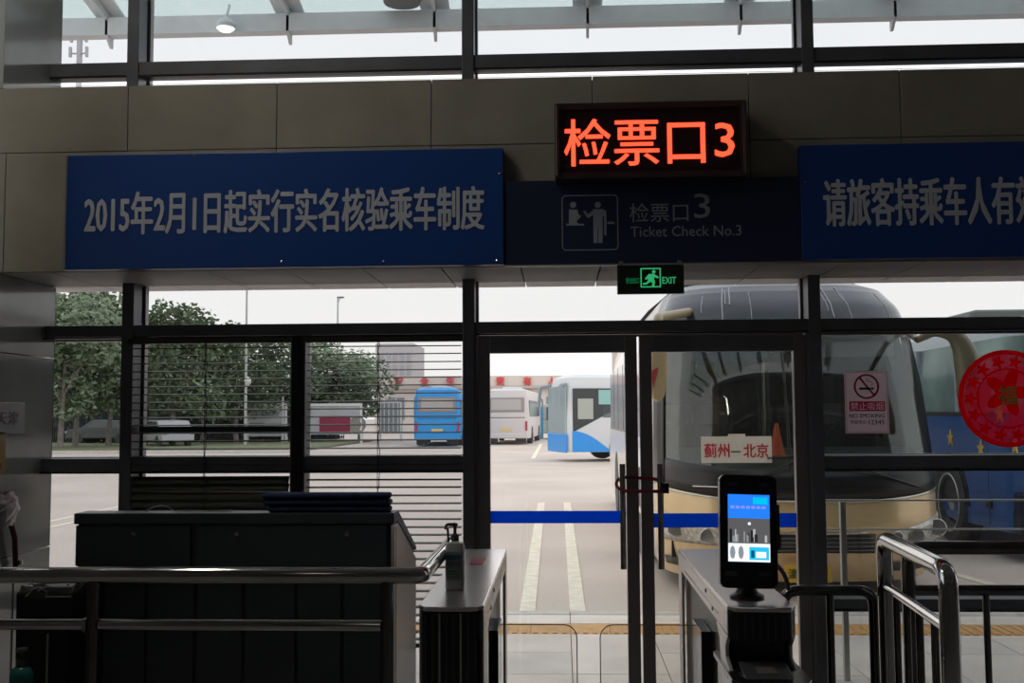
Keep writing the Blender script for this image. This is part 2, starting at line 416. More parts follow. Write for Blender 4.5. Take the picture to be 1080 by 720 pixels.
text('Ticket Check No.3', 'lettering', LETD, rect(665, 238, 782, 249, Yt), Yt, t, 0)
MB().box(b[0], b[1], Yt-.004, Yt+.05, b[2]-.008, b[2]-.001).build('edge_strip', mat('edge_alu', (.35, .34, .34), .4, .8), t)
# LED display
YL = 5.02
x0, x1, z0, z1 = rect(585, 107.5, 788, 187, YL)
t = thing('led_display', 'red led display reading ticket gate 3 above the navy sign', 'display', ((x0+x1)/2, YL, z0))
HOUS = mat('led_housing', (.09, .05, .055), .3, .5)
MB().box(x0, x1, YL+.02, YB-.002, z0, z1).build('housing', HOUS, t, bevel=.004)
rring(x0, x1, z0, z1, .008, .03, YL-.004, YL+.02).build('frame', HOUS, t)
MB().box(x0+.03, x1-.03, YL+.008, YL+.02, z0+.03, z1-.03).build('screen', mat('led_screen', (.02, .004, .006), .35), t)
for px in (588, 785): MB().box(P(px, 145, YL).x-.008, P(px, 145, YL).x+.008, YL-.012, YL+.02, z0+.01, z1-.01).build('side_strip', mat('led_strip', (.25, .2, .2), .25, .9), t, bevel=.002)
LED = mat('led_red', (.02, 0, 0), .5, emit=(1, .045, .018), estr=2.6)
text('检票口', 'lettering', LED, rect(595, 124, 744, 174, YL), YL+.008, t, .007)
text('3', 'lettering', LED, rect(754, 129, 775, 165, YL), YL+.008, t, .009)
# exit sign
YE = 5.10
x0, x1, z0, z1 = rect(651, 279, 721.5, 309.5, YE)
t = thing('exit_sign', 'small green running-man EXIT sign hanging below the navy sign', 'sign', ((x0+x1)/2, YE, z1))
MB().box(x0, x1, YE, YE+.03, z0, z1).build('housing', mat('exit_body', (.012, .02, .016), .3), t, bevel=.003)
for xx in (x0+.01, x1-.03): MB().box(xx, xx+.02, YE+.01, YE+.02, z1, z1+.02).build('bracket', FRAMEL, t)
GRN = mat('exit_green', (0, .05, .02), .5, emit=(.05, .62, .22), estr=.42)
GRD = mat('exit_dim', (0, .03, .015), .5, emit=(.02, .45, .14), estr=.2)
a = rect(675.5, 282.5, 697, 303, YE); rring(*a, .002, .006, YE-.002, YE).build('doorway', GRN, t)
def pe(px, py): q = P(px, py, YE); return (q.x, q.z)
rm = MB(); c = P(689.5, 286.5, YE)
rm.prism([(c.x+.009*math.cos(i*.6283), c.z+.009*math.sin(i*.6283)) for i in range(10)], 'y', YE-.002, YE)
for poly in ([(684, 289), (690, 288.5), (690, 295), (686, 297), (683, 295)], [(690, 289), (695, 292), (694, 293.5), (689.5, 292)], [(684, 289), (680, 294), (681.5, 295), (686, 291)],
             [(686, 294), (691, 296), (690, 302.5), (687.5, 302.5), (688, 298), (684, 296.5)], [(684, 295), (686, 297), (682, 300), (678, 300), (678, 298.4), (681.5, 298)]):
    rm.prism([pe(*q) for q in poly], 'y', YE-.002, YE)
rm.build('running_figure', GRN, t)
text('EXIT', 'lettering', GRN, rect(698.5, 292, 713, 299, YE), YE, t, .01)
text('安全出口', 'lettering', GRD, rect(660, 292.5, 674, 299, YE), YE, t, .01)
# no smoking sticker on the glass
YN = YG-.004
x0, x1, z0, z1 = rect(891, 391, 937, 457, YN)
t = thing('no_smoking_sign', 'pink-white no smoking sign stuck on the window right of the door', 'sign', ((x0+x1)/2, YN, z0))
PAPER = sheet('sign_paper', (.80, .68, .72), .75); NRED = glass('sign_red', (.80, .25, .38), 0); NBLK = glass('sign_black', (.32, .25, .3), 0)
MB().box(x0, x1, YN-.004, YN, z0, z1).build('board', PAPER, t)
rring(x0+.006, x1-.006, z0+.006, z1-.006, .003, .002, YN-.0055, YN-.004).build('border', NRED, t)
def ann(px, py, r0, r1, y0, y1, n=32):
    c = P(px, py, YN); s = YN/FPX; v = []; f = []
    for i in range(n):
        a = 2*math.pi*i/n
        for r, y in ((r0, y0), (r1, y0), (r0, y1), (r1, y1)): v.append((c.x+r*s*math.cos(a), y, c.z+r*s*math.sin(a)))
    for i in range(n):
        a = 4*i; b = 4*((i+1) % n); f += [(a, a+1, b+1, b), (a+2, a+3, b+3, b+2), (a, a+2, b+2, b), (a+1, a+3, b+3, b+1)]
    return MB().add(v, f)
ring = ann(913.5, 407.5, 11, 13, YN-.0065, YN-.004)
def pn(px, py): q = P(px, py, YN); return (q.x, q.z)
ring.prism([pn(*q) for q in ((905, 398.5), (906.5, 397), (922.5, 416), (921, 417.5))], 'y', YN-.0065, YN-.004)
ring.build('prohibition_ring', NRED, t)
cg = MB(); cg.prism([pn(*q) for q in ((906, 408.5), (917.5, 408.5), (917.5, 411), (906, 411))], 'y', YN-.006, YN-.004)
cg.prism([pn(*q) for q in ((918.3, 408.5), (921, 408.5), (921, 411), (918.3, 411))], 'y', YN-.006, YN-.004)
cg.tube([Vector((pn(x, y)[0], YN-.005, pn(x, y)[1])) for x, y in ((919, 406.5), (920, 404), (917, 402), (913, 401.5), (913.5, 399.5), (917, 399.5))], .0018, 6)
cg.build('cigarette', NBLK, t)
a = rect(895.5, 423, 933, 433.5, YN); bar = MB().box(a[0], a[1], YN-.0056, YN-.0042, a[2], a[3]).build('title_bar', NRED, t)
cut = text('禁止吸烟', 'cut', NRED, rect(897, 424.3, 931.5, 432.3, YN), YN+.01, None, 0, .03)
bo = bar.modifiers.new('letters', 'BOOLEAN'); bo.operation = 'DIFFERENCE'; bo.object = cut; bo.solver = 'EXACT'; bo.use_self = True
bpy.context.view_layer.update()
nm = bpy.data.meshes.new_from_object(bar.evaluated_get(bpy.context.evaluated_depsgraph_get())); bar.modifiers.clear(); bar.data = nm; bpy.data.objects.remove(cut)
text('NO SMOKING', 'lettering', NBLK, rect(895.5, 436, 932.5, 440.5, YN), YN-.004, t, .01, .0015)
text('12345', 'lettering', NBLK, rect(916, 442.5, 932.5, 447.5, YN), YN-.004, t, .005, .0015)
text('举报电话', 'lettering', NBLK, rect(896.5, 442.8, 913, 447, YN), YN-.004, t, .0, .0015)
# red paper-cut disc
c = P(1062.5, 420, YN); R = 50.5*YN/FPX
t = thing('paper_cut', 'big round red paper-cut decoration stuck on the right window', 'decoration', (c.x, YN, c.z))
RP = glass('red_film', (.75, .06, .13), .02); rn = RP.node_tree.nodes; rl = RP.node_tree.links
RP.node_tree.nodes.clear()
o_ = rn.new('ShaderNodeOutputMaterial'); tr = rn.new('ShaderNodeBsdfTransparent'); tr.inputs[0].default_value = (.95, .50, .60, 1)
df = rn.new('ShaderNodeBsdfTranslucent'); df.inputs[0].default_value = (.85, .06, .14, 1); mx = rn.new('ShaderNodeMixShader')
tc = rn.new('ShaderNodeTexCoord'); ns = rn.new('ShaderNodeTexNoise'); ns.inputs['Scale'].default_value = 9
rl.new(tc.outputs['Object'], ns.inputs['Vector']); mr = rn.new('ShaderNodeMapRange'); mr.inputs[1].default_value = .35; mr.inputs[2].default_value = .6; mr.inputs[3].default_value = .25; mr.inputs[4].default_value = .75
rl.new(ns.outputs['Fac'], mr.inputs[0]); rl.new(mr.outputs[0], mx.inputs[0]); rl.new(tr.outputs[0], mx.inputs[1]); rl.new(df.outputs[0], mx.inputs[2]); rl.new(mx.outputs[0], o_.inputs[0])
RSOL = mat('red_paper', (.55, .02, .06), .5); b_ = RSOL.node_tree.nodes['Principled BSDF']; b_.inputs['Transmission Weight'].default_value = .0
pts = []
for i in range(240):
    a = 2*math.pi*i/240; r = R*(1-.012*abs(math.sin(a*36))); pts.append((c.x+r*math.cos(a), c.z+r*math.sin(a)))
MB().prism(pts, 'y', YN-.0015, YN).build('disc', RP, t)
TLR = bpy.data.materials.new('red_translucent'); TLR.use_nodes = True; n_ = TLR.node_tree.nodes; n_.clear()
oo = n_.new('ShaderNodeOutputMaterial'); ts = n_.new('ShaderNodeBsdfTranslucent'); ts.inputs[0].default_value = (.95, .05, .12, 1); TLR.node_tree.links.new(ts.outputs[0], oo.inputs[0])
s_ = YN/FPX
def annR(r0, r1, wav=0, nn=144):
    v = []; f = []
    for i in range(nn):
        a = 2*math.pi*i/nn; w_ = 1-wav*abs(math.sin(a*18))
        for r, y in ((r0*w_, YN-.004), (r1*w_, YN-.004), (r0*w_, YN-.002), (r1*w_, YN-.002)): v.append((c.x+r*math.cos(a), y, c.z+r*math.sin(a)))
    for i in range(nn):
        a = 4*i; b = 4*((i+1) % nn); f += [(a, a+1, b+1, b), (a+2, a+3, b+3, b+2), (a, a+2, b+2, b), (a+1, a+3, b+3, b+1)]
    return MB().add(v, f)
annR(R*.9, R*.985).build('rim', TLR, t); annR(R*.60, R*.64, .05).build('rim', TLR, t)
for i in range(14):
    a = 2*math.pi*i/14; cx, cz = c.x+R*.76*math.cos(a), c.z+R*.76*math.sin(a)
    pts = [(cx+R*(.10+.035*math.cos(5*b))*math.cos(b), cz+R*(.10+.035*math.cos(5*b))*math.sin(b)) for b in [2*math.pi*j/30 for j in range(30)]]
    MB().prism(pts, 'y', YN-.004, YN-.002).build('cut_flower', TLR, t)
pts = [(c.x+R*(.36+.13*math.cos(5*b))*math.cos(b), c.z+R*.12+R*(.36+.13*math.cos(5*b))*math.sin(b)) for b in [2*math.pi*j/60 for j in range(60)]]
MB().prism(pts, 'y', YN-.005, YN-.003).build('centre_flower', TLR, t)
text('福', 'lettering', mat('gold_print', (.75, .45, .12), .4), (c.x-R*.2, c.x+R*.2, c.z-R*.14, c.z+R*.26), YN-.005, t, .03, .001)

# ================================================================== BLINDS
SLAT = mat('blind_slat', (.075, .078, .065), .45, .1)
CORD = mat('blind_cord', (.06, .06, .06), .8)
def blind(label, x0, x1, closed_from, cordpx):
    t = thing('venetian_blind', label, 'blind', ((x0+x1)/2, YF+.03, Z2b), 'venetian blinds on the glazed wall left of the door')
    MB().box(x0, x1, YF+.0, YF+.05, Z2b-.03, Z2b-.001).build('headrail', SLAT, t)
    z = Z2b-.055; i = 0; meshes = {}
    while z > .42:
        cl = z < closed_from
        key = cl
        if key not in meshes:
            a = math.radians(62 if cl else 5); w_ = .023; mb = MB(); N = 4; prof = []
            for j in range(N+1):
                u = -1+2*j/N; prof.append((u*w_, .003*(1-u*u)))
            poly = [(p[0], p[1]+.0013) for p in prof]+[(p[0], p[1]-.0013) for p in reversed(prof)]
            poly = [(p[0]*math.cos(a)-p[1]*math.sin(a), p[0]*math.sin(a)+p[1]*math.cos(a)) for p in poly]
            mb.prism(poly, 'x', -(x1-x0)/2+.006, (x1-x0)/2-.006)
            o = mb.build('slat', SLAT, t); o.matrix_parent_inverse = Matrix(); meshes[key] = o.data
        else:
            o = bpy.data.objects.new('slat', meshes[key]); COL.objects.link(o); o.parent = t
        o.location = (0, 0, z-Z2b+random.uniform(-.0012, .0012)); o.rotation_euler = (0, random.uniform(-.0012, .0012), 0)
        z -= .0425; i += 1
    MB().box(x0+.004, x1-.004, YF+.015, YF+.045, .38, .40).build('bottom_rail', SLAT, t)
    for px, st in cordpx:
        a = P(px, 365, YF).x
        mb = MB(); zz = Z2b-.02; pts = []
        while zz > .4: pts.append((a+random.uniform(-st, st), YF-.004, zz)); zz -= .03
        mb.tube(pts, .0022, 5).build('ladder_cord', CORD, t)
    return t
blind('left venetian blind, its lower slats tilted shut, behind the console', xm1+hw-.03, xc0-.003, Z3b+.0, ((217, .001), (218.5, .004)))
blind('right venetian blind with open slats, beside the glass door', xc1+.003, xm2-hw-.004, -1, ((398.5, .001), (400, .006)))

# ================================================================== LEFT BARRIER
def tubeobj(name, pts, r, parent, m=STEEL, seg=14, lab=None):
    o = MB().tube(pts, r, seg).build(name, m, parent, smooth=True)
    if lab: o['label'] = lab
    return o
YR = 3.30
zr = P(250, 606.5, YR).z; zr2 = P(250, 659, YR).z
xe = P(445, 606, YR).x
t = thing('barrier_rail', 'long stainless barrier rail crossing in front of the console', 'railing', (P(98, 650, YR).x, YR, 0))
tubeobj('top_rail', elbow([(-2.6, YR, zr), (xe, YR, zr), (xe+.002, 4.15, zr)], .045, 6), .0255, t)
tubeobj('stub', [(xe+.002, 4.15, zr+.0), (xe+.002, 4.15, 1.0)], .018, t)
for a, b in ((-2.6, P(90, 659, YR).x), (P(105, 659, YR).x, P(402, 659, YR).x)): tubeobj('lower_rail', [(a, YR, zr2), (b, YR, zr2)], .017, t)
for px in (98, 408): 
    x = P(px, 660, YR).x; tubeobj('post', [(x, YR, 0), (x, YR, zr)], .020, t, DSTEEL)
    MB().lathe([(.045, 0), (.045, .012), (.022, .02)], (x, YR, 0), 20).build('base_plate', STEEL, t)
MB().box(P(90, 659, YR).x-.003, P(91, 659, YR).x+.006, YR-.02, YR+.02, zr2-.02, zr2+.02).build('clamp', STEEL, t)

# ================================================================== CONSOLE
YC = 4.30
CONS = mat('console_grey', (.075, .088, .10), .38, .25, .08, 5)
x0, x1 = P(76.5, 600, YC).x, P(415.5, 600, YC).x
zc = P(250, 541, YC).z
t = thing('console_desk', 'dark grey metal console desk with locked panels behind the barrier', 'desk', ((x0+x1)/2, YC, 0))
yb = 4.94; zb = 1.01
MB().prism([(YC+.02, 0), (yb, 0), (yb, zb-.01), (YC+.10, zc-.01), (YC+.02, zc-.01)], 'x', x0+.01, x1-.01).build('body', CONS, t, bevel=.004)
MB().prism([(YC, zc-.045), (YC, zc), (YC+.12, zc), (yb+.02, zb), (yb+.02, zb-.02), (YC+.10, zc-.04)], 'x', x0, x1).build('top', CONS, t, bevel=.004)
MB().box(x1-.012, x1+.002, YC-.002, YC+.10, 0, zc-.05).build('corner_trim', BSTEEL, t, bevel=.002)
SIDE = mat('console_side', (.30, .29, .29), .28, .8, .1, 4)
MB().prism([(YC+.03, .02), (yb-.02, .02), (yb-.02, zb-.05), (YC+.12, zc-.06), (YC+.03, zc-.06)], 'x', x1-.008, x1+.004).build('side_panel', SIDE, t, bevel=.002)
zp1, zp0 = P(250, 554, YC).z, P(250, 597, YC).z
for a, b, locks in ((79, 200, (141,)), (207, 408, (249, 366))):
    xa, xb = P(a, 575, YC).x, P(b, 575, YC).x
    pnl = MB().box(xa, xb, YC+.004, YC+.02, zp0, zp1).build('flap_panel', CONS, t, bevel=.003)
    for l_ in locks:
        q = P(l_, 563, YC); o = MB().lathe([(.010, 0), (.010, -.006), (.006, -.008)], (q.x, YC+.004, q.z), 14, 'y').build('lock', STEEL, pnl, smooth=True)
MB().box(x0+.004, x1-.015, YC-.004, YC+.02, zp0-.03, zp0-.006).build('ledge', CONS, t, bevel=.002)
edges = [80, 153, 205, 256, 312, 361, 405]
for a, b in zip(edges, edges[1:]):
    MB().box(P(a, 660, YC).x+.006, P(b, 660, YC).x-.006, YC+.006, YC+.02, .06, zp0-.04).build('door_panel', CONS, t, bevel=.004)
# folded navy cloth bundle
x0_, x1_ = P(281, 530, 4.38).x, P(415, 530, 4.38).x; z0_ = zc
def pillow(u, v):
    a = 2*math.pi*v; return None
t = thing('cloth_bundle', 'folded navy blue cloth bundle lying on the console top', 'cloth', ((x0_+x1_)/2, 4.38, z0_))
for i, (zz, ins) in enumerate(((.0, .022), (.027, .004), (.054, .0))):
    mb = MB(); pts = [(YC+.005+.012*math.cos(a)*0+.05+.045*math.cos(a), z0_+zz+.0135+.0135*math.sin(a)) for a in [2*math.pi*j/16 for j in range(16)]]
    mb.prism(pts, 'x', x0_+ins, x1_-ins*.3-.004*i); mb.build('fold', mat('navy_cloth', (.018, .032, .10), .85, noise=.2, nscale=20, bump=.3, bscale=80), t, smooth=True, bevel=.006)
# cable loops on console
t = thing('cable_coil', 'pale grey cable looped up on the console top', 'cable', (P(170, 541, 4.4).x, 4.36, zc))
pts = [P(x, y, 4.36) for x, y in ((152, 541), (157, 537), (163, 534.2), (170, 533), (177, 534.2), (182, 537.5), (186, 541))]
tubeobj('loop', pts, .003, t, mat('grey_cable', (.45, .47, .46), .5), 6)
pts = [Vector((P(x, 541, 4.36).x, 4.36, zc+.004)) for x in (186, 196, 206, 215)]+[P(222, 539, 4.37)]+[Vector((P(245, 541, 4.38).x, 4.38, zc+.004))]
tubeobj('tail', pts, .003, t, MT['grey_cable'], 6)

# ================================================================== GATES
GB = mat('gate_black', (.028, .03, .032), .15, .4, spec=.6)
GST = mat('gate_stripe', (.09, .095, .10), .15, .8)
GTOP = mat('gate_top', (.88, .82, .81), .24, .8, .04, 25)
def outline(x0, x1, y0, y1, bulge=.05):
    n = 12; pts = [(x0, y1), (x0, y0+bulge)]
    for i in range(1, n):
        u = -1+2*i/n; pts.append(((x0+x1)/2+u*(x1-x0)/2, y0+bulge*(1-(1-abs(u)**3)**(1/3)) if abs(u) < 1 else y0+bulge))
    pts += [(x1, y0+bulge), (x1, y1)]
    return pts
def gate(label, x0, x1, y0, y1, inner, notch):
    """inner: +1 passage on the right side, -1 on the left side"""
    t = thing('turnstile_gate', label, 'turnstile', ((x0+x1)/2, y0, 0), 'ticket turnstile gates')
    MB().prism(outline(x0, x1, y0, y1, .045), 'z', .985, 1.0).build('top_cover', GTOP, t, bevel=.003)
    fb = y0+.30
    if notch:
        MB().prism(outline(x0+.003, x1-.003, y0+.002, fb, .045), 'z', .895, .985).build('head_shell', GB, t, smooth=True)
        MB().prism(outline(x0+.012, x1-.012, y0+.10, fb, .02), 'z', .80, .895).build('recess_body', GB, t)
        MB().prism([(x0-.012, fb), (x0-.012, y0-.10), (x0+.02, y0-.16), (x1-.01, y0-.16), (x1+.016, y0-.10), (x1+.016, fb)], 'z', .782, .80).build('shelf', mat('shelf_black', (.05, .05, .052), .16, .5), t, bevel=.003)
        Mr = Matrix.Translation(((x0+x1)/2, y0-.02, .806)) @ Matrix.Rotation(math.radians(8), 4, 'X')
        MB().box(-.075, .075, -.075, .075, -.004, .004, Mr).build('reader_plate', mat('reader_plate', (.14, .14, .145), .3, .3), t, bevel=.002)
        MB().box(-.03, .03, -.03, .03, .0045, .006, Mr).build('reader_mark', mat('reader_mark', (.22, .21, .2), .4), t)
        MB().prism(outline(x0+.003, x1-.003, y0-.10, fb, .05), 'z', .02, .782).build('front_shell', GB, t, smooth=True)
        sy = y0-.10; st = .782; sx = [(.2, .0), (.36, 0), (.52, 0), (.68, 0), (.84, 0)]
    else:
        MB().prism(outline(x0+.003, x1-.003, y0+.003, fb, .045), 'z', .02, .984).build('front_shell', GB, t, smooth=True)
        sy = y0+.003; st = .984
    for k in range(1, 9):
        u = -1+2*k/9; x = (x0+x1)/2+u*((x1-x0)/2-.003); b = .045 if not notch else .05
        y = sy+b*(1-(1-abs(u)**3)**(1/3))
        MB().box(x-.003, x+.003, y-.0018, y+.004, .03, st-.004).build('stripe', GST if k % 3 else STEEL, t)
        if notch:
            y = y0+.002+.045*(1-(1-abs(u)**3)**(1/3)); MB().box(x-.003, x+.003, y-.0018, y+.004, .897, .983).build('stripe', GST, t)
    # passage side and outer side
    for s in (-1, 1):
        xo = x1 if s > 0 else x0; xi = xo-s*.012; a, b = min(xo, xi), max(xo, xi)
        yh = y0+.05
        top = [(yh, .90 if not notch else .905), (y1, .915), (y1, .984), (yh, .984)]
        MB().prism(top, 'x', a, b).build('side_band', BSTEEL, t, bevel=.002)
        MB().prism([(y0+.30, .90), (y0+.05, .90)] + ([(y0+.07, .885), (y0+.10, .86), (y0+.10, .825), (y0-.02, .79), (y0-.04, .77), (y0-.04, .02)] if notch else [(y0+.05, .02)]) + [(y0+.21, .02), (y0+.21, .80), (y0+.23, .86)], 'x', a, b).build('front_leg', BSTEEL, t, bevel=.002)
        MB().box(a, b, y1-.12, y1, .02, .915).build('rear_leg', BSTEEL, t, bevel=.002)
        if s == inner:
            for yy, zz in ((y0+.55, .965), (y0+1.28, .895), (y0+.38, .93)): MB().lathe([(.008, 0), (.008, s*.003), (.004, s*.004)], (xo, yy, zz), 10, 'x').build('sensor', BLACK, t)
            MB().box(min(xo, xo+s*.0015), max(xo, xo+s*.0015), y0+.25, y1-.25, .935, .939).build('seam', GST, t)
    MB().box(x0+.03, x1-.03, y0+.30, y1-.01, .02, .985).build('core', BLACK, t)
    xi = x1 if inner > 0 else x0
    MB().box(min(xi-inner*.03, xi+inner*.012), max(xi-inner*.03, xi+inner*.012), y0+.62, y0+.88, .02, .80).build('flap_housing', BGLOSS, t, bevel=.004)
    # glass flap across the passage
    yf = y0+.74; L = .30 if inner > 0 else .375; xa = xi+inner*.012; xb = xa+inner*L
    n0 = 5; R_ = .05; pts = [(xa, .25), (xb, .25)]
    zt = .80
    for i in range(n0+1):
        an = math.pi/2*i/n0; pts.append((xb-inner*R_+inner*R_*math.cos(an), zt-R_+R_*math.sin(an)))
    pts.append((xa, zt))
    fl = MB().prism(pts, 'y', yf, yf+.010).build('glass_flap', FGLASS, t)
    e = MB(); e.tube([(p_[0], yf+.005, p_[1]) for p_ in pts[1:]], .0022, 5); e.build('edge', mat('glass_edge', (.20, .19, .18), .3), fl)
    return t
g1 = gate('left turnstile gate with the white hand wash bottle on its top', P(440, 634, 3.44).x, P(509, 634, 3.44).x, 3.44, 4.92, 1, False)
g2 = gate('right turnstile gate carrying the upright face scanner screen', P(769, 632, 3.44).x, P(842, 640, 3.44).x, 3.44, 4.92, -1, True)
# red sticker window on left gate
q = G(505, 592, 1.0); 
MB().box(q.x-.033, q.x+.025, q.y-.09, q.y+.09, 1.0, 1.003).build('card_window', mat('card_red', (.40, .015, .04), .35), g1)['label'] = 'red card window'
# hand wash bottle
q = G(480, 621, 1.0); cx, cy = q.x, q.y
t = thing('pump_bottle', 'white pump bottle of hand sanitizer standing on the left gate', 'bottle', (cx, cy, 1.0))
hwd = .034
bt = MB()
prof = [(0, .030, .022), (.004, .034, .026), (.15, .034, .026), (.163, .030, .023), (.168, .014, .014), (.172, .013, .013)]
v = []; f = []; N = 24
for h, a, b in prof:
    for k_ in range(N):
        an = 2*math.pi*k_/N; pw = .5
        c_, s_2 = math.cos(an), math.sin(an); v.append((cx+a*math.copysign(abs(c_)**pw, c_), cy+b*math.copysign(abs(s_2)**pw, s_2), 1.0+h))
for i in range(len(prof)-1):
    for k_ in range(N): f.append((i*N+k_, i*N+(k_+1) % N, (i+1)*N+(k_+1) % N, (i+1)*N+k_))
f += [tuple(range(N-1, -1, -1)), tuple(range((len(prof)-1)*N, len(prof)*N))]
bt.add(v, f).build('body', mat('bottle_white', (.66, .67, .63), .35), t, smooth=True)
PMP = mat('pump_grey', (.10, .11, .10), .4)
MB().lathe([(.013, .17), (.0145, .172), (.0145, .192), (.008, .196), (.006, .198), (.006, .222), (.010, .223), (.010, .232), (.003, .234)], (cx, cy, 1.0), 18).build('collar', PMP, t, smooth=True)
tubeobj('nozzle', elbow([(cx-.0, cy, 1.228), (cx-.030, cy-.012, 1.230), (cx-.033, cy-.013, 1.212)], .008, 4), [.007]*1+[.005]*7, t, PMP, 8)
tubeobj('guard_strip', [(cx-.024, cy, 1.165), (cx-.026, cy, 1.215)], .004, t, PMP, 8)
MB().box(cx-.029, cx+.029, cy-.0275, cy-.026, 1.035, 1.135).build('label_sheet', mat('bottle_label', (.38, .42, .42), .4), t)
MB().box(cx-.026, cx+.026, cy-.029, cy-.0275, 1.108, 1.124).build('label_band', mat('label_teal', (.06, .20, .26), .4), t)
text('洗手液', 'label_lettering', mat('label_ink', (.08, .14, .16), .5), (cx-.02, cx+.02, 1.085, 1.101), cy-.0275, t, 0, .001)
for i, zz in enumerate((1.045, 1.055, 1.065)): MB().box(cx-.024, cx+.02-.006*i, cy-.0285, cy-.0275, zz, zz+.003).build('label_line', MT['label_ink'], t)

# face scanner terminal
YT = 3.60
q = P(789, 612, YT)
t = thing('face_scanner', 'black upright face scanner with lit blue and white screen on right gate', 'scanner', (q.x, YT, 1.0))
cz = P(789, 560, YT); wd, ht = .097, .187
Mx = Matrix.Translation((cz.x, YT, cz.z)) @ Matrix.Rotation(math.radians(1.6), 4, 'Y') @ Matrix.Rotation(math.radians(-6), 4, 'X') @ Matrix.Rotation(math.radians(4), 4, 'Z')
def local(mb): mb.v = [tuple(Mx @ Vector(p)) for p in mb.v]; return mb
local(MB().prism(rr(-wd, wd, -ht, ht, .022), 'y', -.012, .022)).build('body', mat('scanner_black', (.014, .014, .018), .22), t, bevel=.004)
local(MB().prism(rr(-wd+.01, wd-.01, -ht+.01, ht-.01, .016), 'y', -.0145, -.012)).build('front_glass', mat('scanner_glass', (.006, .007, .012), .06, spec=.6), t)
sx0, sx1, sz0, sz1 = -.071, .069, -.100, .121
def scr(name, a, b, c_, d, col, st, yy=-.0165, par=None):
    return local(MB().box(sx0+a*(sx1-sx0), sx0+b*(sx1-sx0), yy, yy+.0015, sz0+c_*(sz1-sz0), sz0+d*(sz1-sz0))).build(name, mat('scr_%.2f_%.2f_%.2f_%.1f' % (*col, st), (0, 0, 0), .3, emit=col, estr=st), par or t)
s0 = scr('screen', 0, 1, 0, 1, (.08, .08, .085), 1)
scr('screen_banner', 0, 1, .645, 1, (.015, .17, .80), 1, -.0175, s0)
scr('screen_banner', 0.6, .95, .86, .96, (.0, .42, .65), 1, -.0185, s0)
for i in range(7): scr('screen_caption', .06+.125*i, .15+.125*i, .79, .83, (.18, .22, .75), 1, -.0185, s0)
for i in range(16):
    a = random.uniform(.02, .9); scr('screen_figure', a, a+random.uniform(.02, .08), .29, random.uniform(.36, .5), random.choice([(.2, .2, .21), (.02, .02, .022), (.35, .35, .36), (.01, .01, .01)]), 1, -.0178-.0001*i, s0)
local(MB().lathe([(.005, -.0175), (.005, -.0185)], (0, 0, sz0+.125), 18, 'y')).build('screen_glow', mat('scrglow', (0, 0, 0), .5, emit=(.75, .78, .85), estr=1), s0)
scr('screen_footer', 0, 1, 0, .27, (.72, .76, .80), 1, -.0175, s0)
scr('screen_icon', .5, .97, .03, .22, (.02, .42, .70), 1, -.0185, s0); scr('screen_icon', .66, .9, .06, .15, (.75, .8, .85), 1, -.0195, s0); scr('screen_icon', .54, .62, .06, .17, (.0, .08, .15), 1, -.0195, s0)
for a in (.1, .3):
    local(MB().prism([(sx0+(a+.05*math.cos(i*.785)*1.3)*.14+.0, sz0+.03+.022*math.sin(i*.785)) for i in range(8)], 'y', -.0195, -.0175)).build('screen_icon', mat('scr_dark', (0, 0, 0), .3, emit=(.2, .22, .25), estr=1), s0)
for a in (-.06, .05): local(MB().prism(rr(a-.02, a+.02, -.148, -.132, .006), 'y', -.0165, -.0145)).build('ir_sensor', mat('ir_grey', (.06, .06, .07), .3), t)
for a in (-.055, .05): local(MB().prism(rr(a-.018, a+.018, .148, .162, .006), 'y', -.0165, -.0145)).build('lens', mat('lens_dark', (.03, .03, .05), .1), t)
local(MB().box(wd, wd+.010, -.004, .016, -.06, .09)).build('side_strip', mat('side_dark', (.05, .05, .05), .4), t, bevel=.002)
local(MB().box(wd+.008, wd+.014, -.002, .014, -.05, -.01)).build('side_latch', BLACK, t)
tubeobj('neck', [(q.x, YT+.03, 1.0), (q.x, YT+.03, 1.03), (q.x, YT+.02, 1.08)], [.05, .032, .028], t, BLACK, 16)
MB().lathe([(.058, 0), (.058, .008), (.04, .018)], (q.x, YT+.03, 1.0), 24).build('base', BLACK, t, smooth=True)
pts = [P(x, y, 3.68) for x, y in ((806, 590), (816, 593), (824, 600), (829, 609), (832, 622))]
tubeobj('cable', elbow(pts, .02, 3), .008, t, DSTEEL, 8)

# ================================================================== RIGHT BARRIERS
ya, yb_ = 3.33, 4.16
xa = P(1001, 640, ya).x; xb = P(934, 620, yb_).x; zt = 1.135; zt2 = .955
t = thing('barrier_rail', 'shiny barrier rail end pointing towards the camera at the right', 'railing', (xa, ya, 0))
tubeobj('frame_tube', elbow([(xa, ya, 0), (xa, ya, zt), (xb, yb_, zt), (xb, yb_, 0)], .07, 7), .030, t, STEEL, 18)
tubeobj('lower_rail', [(xa, ya, zt2), (xb, yb_, zt2)], .018, t)
for f_ in (.2, .42, .62, .8): tubeobj('baluster', [(xa+(xb-xa)*f_, ya+(yb_-ya)*f_, .15), (xa+(xb-xa)*f_, ya+(yb_-ya)*f_, zt2)], .013, t, DSTEEL)
tubeobj('bottom_rail', [(xa, ya, .15), (xb, yb_, .15)], .016, t)
for x, y in ((xa, ya), (xb, yb_)): MB().lathe([(.06, 0), (.06, .012), (.032, .02)], (x, y, 0), 20).build('base_plate', STEEL, t)
yw = 4.24
x0, x1 = P(826, 617, yw).x, P(921, 617, yw).x; zz = P(870, 622.5, yw).z
t = thing('barrier_rail', 'low dark barrier with rounded corner between right gate and shiny rail', 'railing', (x0, yw, 0))
tubeobj('frame_tube', elbow([(x0+.0, yw, 0), (x0, yw, zz), (x1, yw, zz), (x1, yw, 0)], .06, 6), .021, t, DSTEEL)
